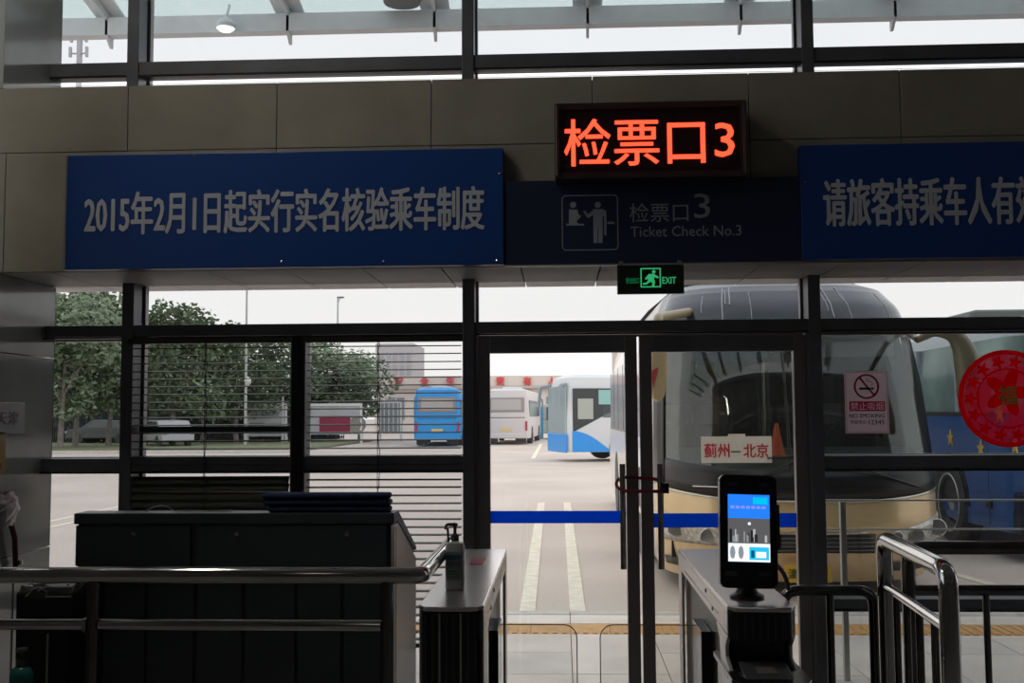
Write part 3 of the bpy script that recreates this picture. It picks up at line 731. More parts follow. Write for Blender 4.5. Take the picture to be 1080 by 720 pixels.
for px in (876,): 
    x = P(px, 660, yw).x; tubeobj('baluster', [(x, yw, 0.08), (x, yw, zz)], .015, t, DSTEEL)
tubeobj('lower_rail', [(x0, yw, .08), (x1, yw, .08)], .015, t, DSTEEL)
x0 = P(957, 577, yw).x; zz = P(1020, 577.5, yw).z; zz2 = P(1020, 622, yw).z
t = thing('barrier_rail', 'long dark barrier rail running off the right edge', 'railing', (x0, yw, 0))
tubeobj('frame_tube', elbow([(x0, yw, 0), (x0, yw, zz), (4.2, yw, zz), (4.2, yw, 0)], .06, 6), .027, t, DSTEEL)
tubeobj('lower_rail', [(x0, yw, zz2), (4.2, yw, zz2)], .020, t, DSTEEL)
for i in range(8):
    x = P(1041, 660, yw).x+i*.38; tubeobj('baluster', [(x, yw, .08), (x, yw, zz2)], .013, t, DSTEEL)
tubeobj('bottom_rail', [(x0, yw, .08), (4.2, yw, .08)], .015, t, DSTEEL)

# ================================================================== LEFT CORNER ITEMS
YP = 5.3   # items hang on / stand by the pier
t = thing('wall_notice', 'small white printed notice at the left edge of the stone pier', 'notice', (XL+.01, 5.35, 1.55))
ya_, yb2 = XL/P(0, 440, 1).x, XL/P(24, 440, 1).x
# pier face is the plane x=XL ; pixel columns map to depth
z0, z1 = EYE-(459-441)*5.4/FPX, EYE+(441-425)*5.4/FPX
MB().box(XL, XL+.012, 5.0, yb2, z0, z1).build('board', mat('notice_white', (.36, .36, .37), .5), t, bevel=.003)
def onpier(s, y0, y1, z0, z1, m, par, x=XL+.012):
    o = text(s, 'lettering', m, (0, 1, z0, z1), 0, par, .02)
    for v in o.data.vertices: v.co = Vector((x+.001-v.co.y*.3, y0+(y1-y0)*v.co.x, v.co.z))
onpier('天津', 5.2, yb2-.07, z0+.05, z0+.12, mat('notice_ink', (.06, .05, .08), .5), t)
t = thing('yellow_tag', 'narrow yellow tag hanging below the notice at the left edge', 'tag', (XL+.02, 5.2, 1.4))
MB().box(XL, XL+.012, 5.0, 5.30, 1.33, 1.545).build('strip', mat('tag_yellow', (.42, .24, .02), .5), t)
MB().box(XL+.012, XL+.014, 5.0, 5.26, 1.36, 1.39).build('print_line', mat('tag_ink', (.3, .05, .02), .5), t)
t = thing('plastic_bag', 'crumpled clear plastic bag hung on the pier by a dark red strap', 'bag', (XL+.04, 5.3, 1.1))
mb = MB(); N = 14
def bagf(u, v):
    a = 2*math.pi*u; r = .5+.5*math.sin(math.pi*v); rn_ = random.uniform(.8, 1.15)
    return (XL+.035+.03*math.cos(a)*r*rn_, 5.28+.115*math.sin(a)*r*rn_, 1.07+.17*v+random.uniform(-.006, .006))
mb.grid(bagf, N, 9); mb.build('bag', mat('bag_film', (.42, .36, .38), .3, noise=.35, nscale=14), t)
tubeobj('strap', [(XL+.03, 5.33, 1.09), (XL+.035, 5.37, 1.0), (XL+.03, 5.39, .90), (XL+.03, 5.40, .80)], .014, t, mat('strap_red', (.12, .02, .03), .6), 8)
q_ = (XL+.03, 5.40, .90); MB().lathe([(.0, -.015), (.02, -.012), (.022, 0), (.02, .012), (0, .015)], (XL+.035, 5.41, .87), 12).build('hook', STEEL, t, smooth=True)
# bin with liner
YBn = 3.9
x0, x1 = P(15, 660, YBn).x, P(75, 660, YBn).x; zt_ = P(45, 624, YBn).z
t = thing('waste_bin', 'black waste bin with crumpled liner left of the console', 'bin', ((x0+x1)/2, YBn, 0))
xc_ = (x0+x1)/2; rw = (x1-x0)/2
MB().prism([(xc_-rw*.9, 0), (xc_+rw*.9, 0), (xc_+rw, zt_), (xc_-rw, zt_)], 'y', YBn, YBn+.3).build('body', mat('bin_black', (.012, .012, .013), .4), t, bevel=.012)
mb = MB(); ringp = []
for i in range(40):
    a = 2*math.pi*i/40; ringp.append(a)
v = []; f = []
for j, (sc_, dz) in enumerate(((1.0, -.02), (1.04, .0), (1.0, .02), (.8, .01), (.6, -.03))):
    for a in ringp:
        cx_, sy_ = math.cos(a), math.sin(a); pw = .4
        v.append((xc_+rw*sc_*math.copysign(abs(cx_)**pw, cx_), YBn+.15+.15*sc_*math.copysign(abs(sy_)**pw, sy_), zt_+dz+random.uniform(-.01, .012)))
for j in range(4):
    for i in range(40): f.append((j*40+i, j*40+(i+1) % 40, (j+1)*40+(i+1) % 40, (j+1)*40+i))
mb.add(v, f).build('liner', mat('liner', (.10, .10, .105), .25), t, smooth=False)
tubeobj('rim_wire', [P(x, y, YBn-.004) for x, y in ((27, 629), (35, 621), (42, 619), (50, 624), (48, 629), (75, 629))], .003, t, mat('wire_pale', (.5, .5, .5), .4), 6)
tubeobj('rim_wire', [P(x, y, YBn-.006) for x, y in ((40, 623), (48, 618.5), (75, 618.5))], .003, t, MT['wire_pale'], 6)
x = P(51, 700, YBn).x
MB().box(P(50, 700, YBn).x-.002, P(50, 700, YBn).x+.003, YBn-.008, YBn, 0, P(50, 668, YBn).z).build('corner_strip', MT['wire_pale'], t)
t = thing('rod_stand', 'thin steel rod standing beside the waste bin', 'rod', (P(12.5, 660, 3.7).x, 3.7, 0))
tubeobj('rod', [(P(12.5, 660, 3.7).x, 3.7, 0), (P(12.5, 660, 3.7).x, 3.7, 1.08)], .004, t, STEEL, 8)
MB().lathe([(.05, 0), (.05, .01), (.01, .014)], (P(12.5, 660, 3.7).x, 3.7, 0), 18).build('foot', STEEL, t)
cx, cy = P(23, 700, 3.62).x, 3.62; zb_ = P(23, 745, 3.62).z
stl = MB().box(cx-.12, cx+.12, 3.5, 3.75, zb_-.03, zb_)
for dx in (-.1, .1):
    for dy in (3.52, 3.73): stl.box(cx+dx-.01, cx+dx+.01, dy-.01, dy+.01, 0, zb_-.03)
t = thing('low_stool', 'small dark stool under the teal bottle at the left edge', 'stool', (cx, cy, 0)); 
MB().box(cx-.12, cx+.12, 3.5, 3.75, zb_-.03, zb_).build('seat', BLACK, t)
for dx in (-.1, .1):
    for dy in (3.52, 3.73): MB().box(cx+dx-.01, cx+dx+.01, dy-.01, dy+.01, 0, zb_-.03).build('leg', BLACK, t)
t = thing('pump_bottle', 'teal liquid soap pump bottle with grey head at bottom left corner', 'bottle', (cx, cy, zb_))
MB().lathe([(.036, 0), (.038, .01), (.038, .11), (.03, .13), (.014, .14)], (cx, cy, zb_), 20).build('body', mat('teal_liquid', (.03, .22, .19), .25), t, smooth=True)
MB().lathe([(.014, .14), (.02, .142), (.02, .16), (.007, .165), (.007, .185), (.02, .187), (.018, .198)], (cx, cy, zb_), 16).build('pump', PMP, t, smooth=True)

# ================================================================== CEILING LAMPS (hall)
LAMP1 = mat('lamp_panel_bright', (.8, .8, .8), .5, emit=(1, .93, .80), estr=26)
LAMP = mat('lamp_panel', (.8, .8, .8), .5, emit=(1, .93, .82), estr=1.5)
for i, (x, y) in enumerate(((-2.45, 3.7), (-1.9, -2.6), (3.2, -4.6), (6.5, -4.6))):
    t = thing('ceiling_light', ('warm ceiling light panel nearest the fascia, above the console', 'warm ceiling light panel above the left hall, behind the camera', 'warm ceiling light panel deep in the hall, behind right', 'warm ceiling light panel by the right wall of the hall')[i], 'lamp', (x, y, 5.45), 'hall ceiling lights')
    MB().box(x-.12, x+.12, y-.5, y+.5, 5.44, 5.499).build('housing', WHITE, t); MB().box(x-.1, x+.1, y-.48, y+.48, 5.43, 5.44).build('diffuser', LAMP1 if i == 0 else LAMP, t)

# ================================================================== OUTSIDE: ground
ASP = asphalt()
YK = G(600, 648).y
struct(MB().box(-160, 220, YK+.16, 420, -.3, -.02).build('road', ASP))
PAV = mat('paving_tile', (.80, .70, .63), .55, noise=.1, nscale=2.5)
PAV2 = mat('paving_tile_grey', (.74, .66, .61), .55, noise=.12, nscale=2.5)
CUR = mat('kerb_stone', (.60, .56, .52), .7, noise=.1)
pave = sempty('paving')
MB().box(-8, 14, 5.96, YK, -.12, -.012).build('bed', mat('joint_grey', (.22, .19, .17), .9), pave)
YT0, YT1 = G(600, 668.5).y, G(600, 657).y
rows = [(YT1, YK)]; y = YT0
while y > 6.0: rows.append((max(y-.60, 5.97), y)); y -= .6
x = -3.0
xj = G(603, 690).x
xs_ = [xj+.6*i for i in range(-7, 13)]
for (ya2, yb3) in rows:
    for a in xs_:
        MB().box(a+.003, a+.597, ya2+.003, yb3-.003, -.05, random.uniform(-.001, .001)).build('tile', random.choice((PAV, PAV, PAV2)), pave)
TAC = mat('tactile_orange', (.66, .36, .13), .6, noise=.15)
proto = None
for i in range(-13, 26):
    a = xj+.3*i
    if proto is None:
        mb = MB().box(0, .296, 0, YT1-YT0-.006, -.04, -.002)
        for k_ in range(4): mb.box(.02+.072*k_, .055+.072*k_, .02, YT1-YT0-.03, -.002, .004)
        proto = mb.build('tactile_tile', TAC, pave); o = proto
    else:
        o = bpy.data.objects.new('tactile_tile', proto.data); COL.objects.link(o); o.parent = pave
    o.location = (a, YT0+.003, 0)
for i in range(-4, 14):
    MB().box(xj+i*.9+.003, xj+i*.9+.897, YK+.003, YK+.157, -.25, .004).build('kerb_stone', CUR, pave, bevel=.01)
LINE = mat('line_paint', (.84, .76, .64), .7, noise=.14, nscale=9)
def line(px0, py0, px1, py1, w_, label):
    a, b = G(px0, py0), G(px1, py1); d = (b-a).normalized(); n_ = Vector((-d.y, d.x, 0))*w_/2
    o = MB().add([a+n_, b+n_, b-n_, a-n_, a+n_-Vector((0, 0, .02)), b+n_-Vector((0, 0, .02)), b-n_-Vector((0, 0, .02)), a-n_-Vector((0, 0, .02))],
             [(0, 1, 2, 3), (7, 6, 5, 4), (0, 4, 5, 1), (1, 5, 6, 2), (2, 6, 7, 3), (3, 7, 4, 0)])
    o.v = [(p_[0], p_[1], p_[2]-.012) for p_ in o.v]
    return tag(o.build('road_marking', LINE), label, 'marking')
a_, b_2 = G(555.5, 644.5), G(571.5, 529)
line(556, 644, 571, 529, .13, 'painted bay line, left of the two beyond the open door')
line(609.5, 644, 598, 529, .13, 'painted bay line, right of the two beyond the open door')
line(562, 483, 571, 467, .16, 'short painted dash behind the white bus')
line(30, 553.5, 140, 530, .10, 'upper thin white lane line seen through the left window')
line(30, 559.5, 140, 536.5, .10, 'lower thin white lane line seen through the left window')
line(514, 491, 640, 493, .10, 'faint cross line on the far asphalt')
line(930, 583, 1045, 614, .12, 'pale slanted line on the ground by the blue bus')
# thin rails standing in for a barrier's reflection in the right window
t = thing('reflection_rails', 'thin pale rails outside the right window, standing in for a reflected barrier', 'railing', (P(889, 560, 6.6).x, 6.6, 0))
PST = mat('reflection_pale', (.5, .5, .48), .35, .5)
x = P(889, 560, 6.6).x
for xx in (x, x+1.6, x+3.2): MB().box(xx-.017, xx+.017, 6.58, 6.62, 0, P(889, 529, 6.6).z).build('post', PST, t, bevel=.003)
for py in (527.5, 558): tubeobj('rail', [(x-.1, 6.6, P(889, py, 6.6).z), (x+3.3, 6.6, P(889, py, 6.6).z)], .006, t, PST, 8)

# ================================================================== canopy
YCn = 9.0
CAN = mat('canopy_steel', (.66, .68, .70), .6, noise=.05)
zt0, zt1 = P(485, 28, YCn).z, P(485, 9.5, YCn).z
t = thing('canopy', 'grey steel entrance canopy with glass roof outside the upper windows', 'canopy', (0, YCn, zt0))
MB().box(-7, 10, YCn, YCn+.12, zt0, zt1).build('edge_beam', CAN, t)
for px, w2 in ((112, 40), (303, 46), (458, 36), (620, 36), (782, 44), (945, 40), (1107, 36), (-60, 40), (-220, 40)):
    x = P(px, 30, YCn).x; hw2 = .035
    MB().prism([(5.95, zt0+.62), (YCn, zt1-.02), (YCn, zt0-.0), (YCn+.10, zt0-.085), (YCn+.13, zt0-.085), (YCn+.13, zt1+.02), (5.95, zt0+.85)], 'x', x-.012, x+.012).build('rafter_web', CAN, t)
    Msh = [(x-.10, x+.10)]
    MB().prism([(5.95, zt0+.86), (YCn+.1, zt1+.03), (YCn+.1, zt1+.045), (5.95, zt0+.875)], 'x', x-.13, x+.13).build('rafter_flange', CAN, t)
RG = bpy.data.materials.new('roof_glass'); RG.use_nodes = True; n_ = RG.node_tree.nodes; n_.clear(); l_ = RG.node_tree.links
oo = n_.new('ShaderNodeOutputMaterial'); a1 = n_.new('ShaderNodeBsdfTransparent'); a1.inputs[0].default_value = (.86, .91, .90, 1); a2 = n_.new('ShaderNodeBsdfTranslucent'); a2.inputs[0].default_value = (.80, .86, .84, 1)
a3 = n_.new('ShaderNodeMixShader'); a3.inputs[0].default_value = .5; l_.new(a1.outputs[0], a3.inputs[1]); l_.new(a2.outputs[0], a3.inputs[2]); l_.new(a3.outputs[0], oo.inputs[0])
xs3 = [P(px, 30, YCn).x for px in (-220, -60, 112, 303, 458, 620, 782, 945, 1107)]
for a, b in zip(xs3, xs3[1:]):
    MB().prism([(5.95, zt0+.89), (YCn+.5, zt1+.03), (YCn+.5, zt1+.042), (5.95, zt0+.902)], 'x', a+.01, b-.01).build('glass_panel', RG, t)
for px, py, r, on in ((238, 30, .085, 1), (424, 3, .16, 0)):
    q = P(px, py, YCn-.12)
    t2 = thing('canopy_lamp', 'round lit downlight under the canopy beam' if on else 'round unlit dish lamp under the canopy', 'lamp', q)
    MB().lathe([(r, .0), (r*1.05, .03), (r*.6, .08), (.02, .1)], q, 24).build('housing', CAN if on else mat('lamp_grey', (.2, .2, .2), .5), t2, smooth=True)
    if on: MB().lathe([(.001, -.03), (r*.6, -.022), (r*.9, 0)], q, 24).build('lens', mat('lamp_white', (.9, .9, .9), .5, emit=(1, 1, 1), estr=2.2), t2, smooth=True)
    tubeobj('stem', [q+Vector((0, 0, .08)), q+Vector((0, .1, .25 if on else .45))], .012, t2, CAN, 8)

# ================================================================== GOLD COACH (front seen through the door)
GX = 2.205; DD, PW = 1.05, 2.6
LV = [(.12, 1.20, 9.60), (.30, 1.25, 9.45), (.60, 1.27, 9.38), (.90, 1.27, 9.40), (1.3, 1.262, 9.47), (1.9, 1.235, 9.62), (2.4, 1.20, 9.82), (2.65, 1.16, 10.0), (2.85, 1.07, 10.3), (2.97, .93, 10.75), (3.03, .72, 11.3)]
LV = [(a, b+.035, c_) for a, b, c_ in LV]
def lerp(z, k_):
    if z <= LV[0][0]: return LV[0][k_]
    for a, b in zip(LV, LV[1:]):
        if z <= b[0]:
            t_ = (z-a[0])/(b[0]-a[0]); t_ = t_; return a[k_]+(b[k_]-a[k_])*t_
    return LV[-1][k_]
def surf(u, z, off=0):
    hw_, yf = lerp(z, 1), lerp(z, 2); au = min(abs(u), 1)
    y = yf+DD*(1-max(0, 1-au**PW)**(1/PW)); x = GX+hw_*u
    nx = u*abs(u)**3*.9; n_ = Vector((nx, -1+abs(nx)*.6, 0)).normalized()
    return Vector((x, y, z))+n_*off
YEND = 20.0
def usp(t_): return math.sin((t_-.5)*math.pi)   # denser near the corners
gold = thing('coach', 'gold-fronted coach parked facing the door with a route card in windscreen', 'coach', (GX, 9.4, 0))
GOLD = mat('gold_paint', (.80, .60, .34), .25, .3, .06, 3, coat=.4)
CREAM = mat('cream_paint', (.72, .66, .62), .3, coat=.3)
def zlo(u): return .86+.10*abs(u)**3
def front_patch(name, m, u0, u1, z0f, z1f, off, nu=24, nv=8, sol=.012, par=gold):
    mb = MB().grid(lambda a, b: surf(u0+(u1-u0)*a, z0f(u0+(u1-u0)*a)*(1-b)+z1f(u0+(u1-u0)*a)*b, off), nu, nv)
    return mb.build(name, m, par, smooth=True, solid=sol)
mb = MB().grid(lambda a, b: surf(usp(a), .12*(1-b)+zlo(usp(a))*b), 48, 10)
mb.build('front_body', GOLD, gold, smooth=True)
for s in (-1, 1):
    def sidef(a, b, s=s):
        z = .12*(1-b)+2.85*b; p0 = surf(s, z); return Vector((p0.x, p0.y*(1-a)+YEND*a, z))
    MB().grid(sidef, 20, 14).build('side_body', CREAM, gold, smooth=True)
    for k_ in range(6):
        y0_ = 11.7+k_*1.35
        o = MB().box(GX+s*1.277-.02, GX+s*1.277+.02, y0_, y0_+1.25, 1.35, 2.35).build('side_window', BGLOSS, gold)
    for yy in (12.4, 17.6):
        MB().lathe([(.30, -.12), (.5, -.12), (.52, -.08), (.52, .08), (.5, .12), (.3, .12)], (GX+s*1.19, yy, .50), 28, 'x').build('wheel', RUB, gold, smooth=True)
    MB().box(GX+s*1.32-.01, GX+s*1.32+.01, 12.0, 17.0, .5, .56).build('gold_stripe', GOLD, gold)
rf = MB(); NR = 24
def rooff(a, b):
    u = usp(a); z = 2.85; p0 = surf(u, 2.97 if abs(u) < 1 else 2.97)
    return Vector((GX+(1.12 if b > 0 else .985)*u*(1 if b > 0 else 1), p0.y*(1-b)+YEND*b, 2.90+.14*(1-u*u) if b > 0 else 2.97+.06*(1-u*u)))
MB().grid(rooff, NR, 6).build('roof', mat('roof_grey', (.42, .42, .42), .4), gold, smooth=True)
MB().box(GX-1.25, GX+1.25, YEND-.05, YEND, .2, 2.9).build('rear_wall', CREAM, gold)
MB().box(GX-1.2, GX+1.2, 9.9, YEND-.1, .3, .62).build('chassis', BLACK, gold)
# dome glass (opaque dark) and windscreen
DOME = mat('dome_glass', (.035, .04, .055), .12, spec=.6, noise=.2, nscale=2)
front_patch('upper_screen', DOME, -1, 1, lambda u: 2.38, lambda u: 2.85, .004, 48, 8)
front_patch('brow', mat('brow_grey', (.25, .26, .27), .3), -1, 1, lambda u: 2.85, lambda u: 2.975, .004, 48, 5)
for i in range(14):
    u = random.uniform(-.75, .8); z1_ = random.uniform(2.75, 2.86); z0__ = z1_-random.uniform(.15, .4)
    mb = MB(); mb.tube([surf(u+random.uniform(-.002, .002), z1_+(z0__-z1_)*j/5, .008) for j in range(6)], random.uniform(.002, .006), 5).build('dirt_streak', mat('streak', (.55, .56, .58), .7), gold)
WS = glass('windscreen', (.80, .83, .82), .05, dirt=.012, top=.22)
front_patch('windscreen', WS, -.985, .985, zlo, lambda u: 2.38, .002, 48, 12, 0.006)
front_patch('screen_border', BLACK, -1, 1, lambda u: zlo(u)-.005, lambda u: zlo(u)+.26, .006, 48, 3, .004)
front_patch('screen_border', BLACK, -1, -.955, zlo, lambda u: 2.38, .006, 4, 12, .004)
front_patch('screen_border', BLACK, .955, 1, zlo, lambda u: 2.38, .006, 4, 12, .004)
front_patch('screen_border', BLACK, -.16, -.14, zlo, lambda u: 2.38, -.002, 2, 10, .004)
front_patch('trim_line', mat('chrome_trim', (.6, .58, .5), .2, .8), -1, 1, lambda u: zlo(u)-.028, lambda u: zlo(u)-.008, .012, 48, 1, .006)
# cabin
CAB = mat('cabin_grey', (.09, .10, .10), .6, noise=.2); SEATM = mat('seat_grey', (.22, .22, .21), .8, noise=.2)
MB().prism([(9.75, .9), (10.5, .9), (10.6, 1.18), (10.2, 1.3), (9.85, 1.12)], 'x', GX-1.1, GX+1.1).build('dashboard', CAB, gold, bevel=.02)
MB().box(GX-1.15, GX+1.15, 10.6, YEND-.1, .6, .66).build('cabin_floor', CAB, gold)
st = MB(); 
o = MB().tube([(GX+.62+.24*math.cos(a), 10.45-.06*math.sin(a), 1.36+.2*math.sin(a)) for a in [2*math.pi*j/20 for j in range(21)]], .015, 8).build('steering_wheel', CAB, gold, smooth=True)
for x_, y_ in ((.62, 11.1), (-.5, 11.6), (.5, 12.2), (-.95, 11.6), (.95, 12.2), (-.5, 12.6), (-.95, 12.6), (.5, 13.2), (.95, 13.2)):
    s_3 = MB().box(GX+x_-.22, GX+x_+.22, y_, y_+.45, .66, 1.12).build('seat', SEATM, gold, bevel=.04)
    MB().box(GX+x_-.21, GX+x_+.21, y_+.38, y_+.50, 1.0, 1.72).build('seat_back', SEATM, gold, bevel=.05)
    MB().box(GX+x_-.16, GX+x_+.16, y_+.36, y_+.385, 1.5, 1.72).build('headrest_cover', mat('cover_white', (.6, .6, .57), .8), gold)
for x_, y_ in ((-.12, 11.0), (.1, 11.9)): MB().tube([(GX+x_, y_, .66), (GX+x_, y_, 2.4)], .018, 8).build('grab_pole', mat('pole_pale', (.55, .55, .5), .3, .6), gold)
MB().box(GX-1.1, GX+1.1, 14.2, 14.25, .66, 2.5).build('curtain', mat('curtain_grey', (.20, .21, .20), .8, noise=.4, nscale=4), gold)
MB().box(GX-1.1, GX+1.1, 10.5, 15.0, 2.42, 2.45).build('cabin_ceiling', CAB, gold)
MB().box(GX-.95, GX-.25, 10.12, 10.14, 2.12, 2.34).build('sun_visor', mat('visor_blue', (.03, .06, .16), .7), gold)
MB().box(GX+.3, GX+.95, 10.12, 10.14, 2.15, 2.34).build('sun_visor', mat('visor_white', (.4, .42, .45), .7), gold)
# windscreen card, cone, wipers
def fronty(x, z): return surf((x-GX)/lerp(z, 1), z).y
q = P(776, 474, 9.46); yy = min(fronty(P(px, 474, 9.4).x, q.z) for px in (740, 776, 814))-.03
a = rect(739.5, 460, 814, 488, yy)
card = MB().box(a[0], a[1], yy, yy+.006, a[2], a[3]).build('route_card', mat('card_white', (.80, .76, .70), .5), gold); card['label'] = 'white route card with red writing'
b2 = rect(768, 457.5, 786, 461, yy); MB().box(b2[0], b2[1], yy-.001, yy+.005, b2[2], b2[3]).build('clip', MT['card_white'], card)
CRED = mat('card_ink', (.55, .03, .05), .5)
text('蓟州', 'lettering', CRED, rect(742.5, 467.5, 769.5, 482.5, yy), yy, card, .02, .002)
text('北京', 'lettering', CRED, rect(784, 467.5, 810.5, 482.5, yy), yy, card, .02, .002)
b2 = rect(771, 475.5, 781, 477, yy); MB().box(b2[0], b2[1], yy-.002, yy, b2[2], b2[3]).build('dash', mat('dash_green', (.05, .14, .08), .5), card)
q0 = P(822, 481, 9.85); q1 = P(822, 446, 9.85)
cn = thing('traffic_cone', 'small orange traffic cone standing behind the coach windscreen', 'cone', (q0.x, 9.95, q0.z))
hgt = q1.z-q0.z
MB().lathe([(.075, .008), (.05, hgt*.4), (.03, hgt*.75), (.012, hgt)], (q0.x, 9.95, q0.z), 20).build('cone_body', mat('cone_orange', (1, .16, .05), .5), cn, smooth=True)
MB().box(q0.x-.085, q0.x+.085, 9.86, 10.04, q0.z, q0.z+.01).build('base', MT['cone_orange'], cn)
for u0_, u1_, z0_w, z1_w in ((-.6, -.08, .93, 1.22), (.75, .15, .95, 1.2)):
    MB().tube([surf(u0_+(u1_-u0_)*j/6, z0_w+(z1_w-z0_w)*j/6, .03) for j in range(7)], .009, 6).build('wiper_arm', BLACK, gold)
    MB().tube([surf(u1_+.28*(j/6-.5)*1.6, z1_w+.06*(j/6), .025) for j in range(7)], .007, 6).build('wiper_blade', BLACK, gold)
MB().tube([surf(-.78+.22*j/6, .965-.0*j, .03) for j in range(7)], .006, 6).build('handrail', STEEL, gold)
# head lamps
LG = glass('lamp_lens', (.75, .75, .72), .15)
for s in (-1, 1):
    f0 = lambda u, s=s: .50-.10*(1-abs(u))
    u0_, u1_ = (.42, .985) if s > 0 else (-.985, -.42)
    top = lambda u: .55+.16*max(0, (abs(u)-.42)/.56)**1.2
    bot = lambda u: .44+.02*max(0, (abs(u)-.42)/.56)
    hb = front_patch('headlamp', mat('lamp_back', (.58, .56, .52), .3, .6, .4, 30), u0_, u1_, bot, top, .010, 16, 4, .012)
    for u, r in ((.88, .075), (.70, .062), (.55, .045)):
        p0 = surf(s*u, .52+.05*(u > .8)+.01, .03)
        MB().lathe([(r, -.02), (r, .005), (r*.8, .005), (r*.5, -.0), (.002, .012)], p0, 22, 'y').build('reflector', mat('reflector', (.75, .75, .74), .12, 1), hb, smooth=True)
        MB().tube([Vector((p0.x+r*1.05*math.cos(b), p0.y-.022, p0.z+r*1.05*math.sin(b))) for b in [2*math.pi*j/18 for j in range(19)]], .006, 6).build('lamp_ring', STEEL, hb, smooth=True)
    for j in range(5):
        MB().tube([surf(s*(.93+.05*math.sin(j+i_*.5)*.6), .50+.035*j+.02*i_, .022) for i_ in range(4)], .004, 5).build('lamp_rib', STEEL, hb)
    front_patch('lower_vent', mat('vent_dark', (.05, .048, .045), .5), u0_*.98 if s < 0 else .50, -.5 if s < 0 else .96, lambda u: .22, lambda u: .30, .006, 10, 2, .006)
front_patch('grille', mat('grille_dark', (.035, .036, .04), .4), -.40, .40, lambda u: .40-.02*abs(u), lambda u: .56-.0*abs(u), .008, 20, 2, .008)
for k_ in range(4): front_patch('grille_bar', mat('grille_bar', (.22, .22, .22), .3, .6), -.40, .40, lambda u, k_=k_: .415+.036*k_, lambda u, k_=k_: .423+.036*k_, .016, 16, 1, .006)
front_patch('chrome_wing', MT['chrome_trim'], -.34, .34, lambda u: .56+.02*abs(u), lambda u: .575+.02*abs(u), .02, 12, 1, .008)
q = P(853, 605, 9.32); hp = .22; zpl = P(855, 605, 9.34).z
pl = MB().box(q.x-.20, q.x+.20, 9.34, 9.352, zpl-.075, zpl+.075).build('number_plate', mat('plate_yellow', (.72, .45, .03), .45), gold); pl['label'] = 'yellow number plate'
text('津C0', 'lettering', BLACK, (q.x-.17, q.x+.0, zpl-.045, zpl+.045), 9.34, pl, .01)
text('77', 'lettering', BLACK, (q.x+.05, q.x+.17, zpl-.045, zpl+.045), 9.34, pl, .01)
# mirrors: left hangs cream with a red arrow, right arches brown
mxl = [P(x, y, 9.05) for x, y in ((686, 366), (703.5, 366), (703.5, 405), (701, 418), (695, 424.5), (688, 420), (685, 400))]
ml = MB().prism([(p_.x, p_.z) for p_ in mxl], 'y', 9.05, 9.17).build('mirror_housing', mat('mirror_gold', (.50, .40, .24), .35), gold, bevel=.02); ml['label'] = 'gold mirror housing with red arrow'
a_ = [P(x, y, 9.05) for x, y in ((687, 391), (694.5, 387), (693, 395), (688.5, 410), (687.5, 400))]
MB().prism([(p_.x, p_.z) for p_ in a_], 'y', 9.045, 9.05).build('red_arrow', mat('arrow_red', (.40, .07, .06), .5), ml)
pa = P(695, 372, 9.11); MB().tube(elbow([pa, (pa.x, 9.2, 2.45), (pa.x+.12, 9.8, 2.52), surf(-.8, 2.6)], .12, 5), .045, 10).build('mirror_arm', MT['mirror_gold'], gold, smooth=True)
pr = [P(x, y, 9.35) for x, y in ((985, 352), (1003, 349.5), (1022, 352), (1030, 372), (1036, 400), (1037, 425))]
mr_ = MB()
for j, (p_, w_) in enumerate(zip(pr, (.04, .05, .085, .11, .10, .05))): pass
ctr = [P(x, y, 9.35) for x, y in ((968, 358), (988, 349), (1006, 352), (1016, 366), (1021, 385), (1023, 410), (1022, 430))]
MB().tube(elbow(ctr, .06, 4), [.03]*1+[.035+.075*min(1, i/16) for i in range(len(elbow(ctr, .06, 4))-2)]+[.06], 12).build('mirror_housing', mat('mirror_brown', (.22, .19, .12), .35), gold, smooth=True)
pm = P(1021, 395, 9.35)
pa = P(968, 358, 9.35); MB().tube([pa, surf(.85, 2.42)], .03, 10).build('mirror_arm', MT['mirror_brown'], gold, smooth=True)

# ================================================================== BLUE BUS WITH STARS
BX, BY0, BY1 = P(1003, 534, 13.5).x, 11.6, 22.0
blue = thing('coach', 'blue coach with yellow stars on its side beyond the gold coach', 'coach', (BX+1.25, BY0, 0))
BLU = mat('bus_blue', (.045, .14, .42), .3, noise=.08, nscale=1.5, coat=.3)
def roundrect_loft(name, m, par, x0, x1, y0, y1, zs, smooth=True):
    "zs: (z, inset)"
    mb = MB(); rings = []
    for z, ins in zs:
        R2 = .28
        pts = []
        for cx, cy, a0 in ((x1-ins-R2, y1-ins-R2, 0), (x0+ins+R2, y1-ins-R2, 90), (x0+ins+R2, y0+ins+R2, 180), (x1-ins-R2, y0+ins+R2, 270)):
            for i in range(6): an = math.radians(a0+18*i); pts.append((cx+R2*math.cos(an), cy+R2*math.sin(an), z))
        rings.append(pts)
    n_ = len(rings[0]); v = [p_ for r_ in rings for p_ in r_]; f = [tuple(range(n_-1, -1, -1)), tuple(range((len(rings)-1)*n_, len(rings)*n_))]
    for j in range(len(rings)-1):
        for i in range(n_): f.append((j*n_+i, j*n_+(i+1) % n_, (j+1)*n_+(i+1) % n_, (j+1)*n_+i))
    return mb.add(v, f).build(name, m, par, smooth=smooth)
zst = 1.60
roundrect_loft('lower_body', BLU, blue, BX, BX+2.5, BY0, BY1, [(.3, .02), (.6, 0), (zst, 0)])
roundrect_loft('upper_body', mat('bus_glass', (.25, .36, .33), .12, noise=.5, nscale=1.2, spec=.7), blue, BX+.01, BX+2.49, BY0+.02, BY1-.02, [(zst, 0), (2.45, .05)])
roundrect_loft('roof', mat('roof_pale', (.60, .66, .68), .4), blue, BX+.03, BX+2.47, BY0+.05, BY1-.03, [(2.45, .03), (2.6, .05), (2.68, .2), (2.70, .5)])
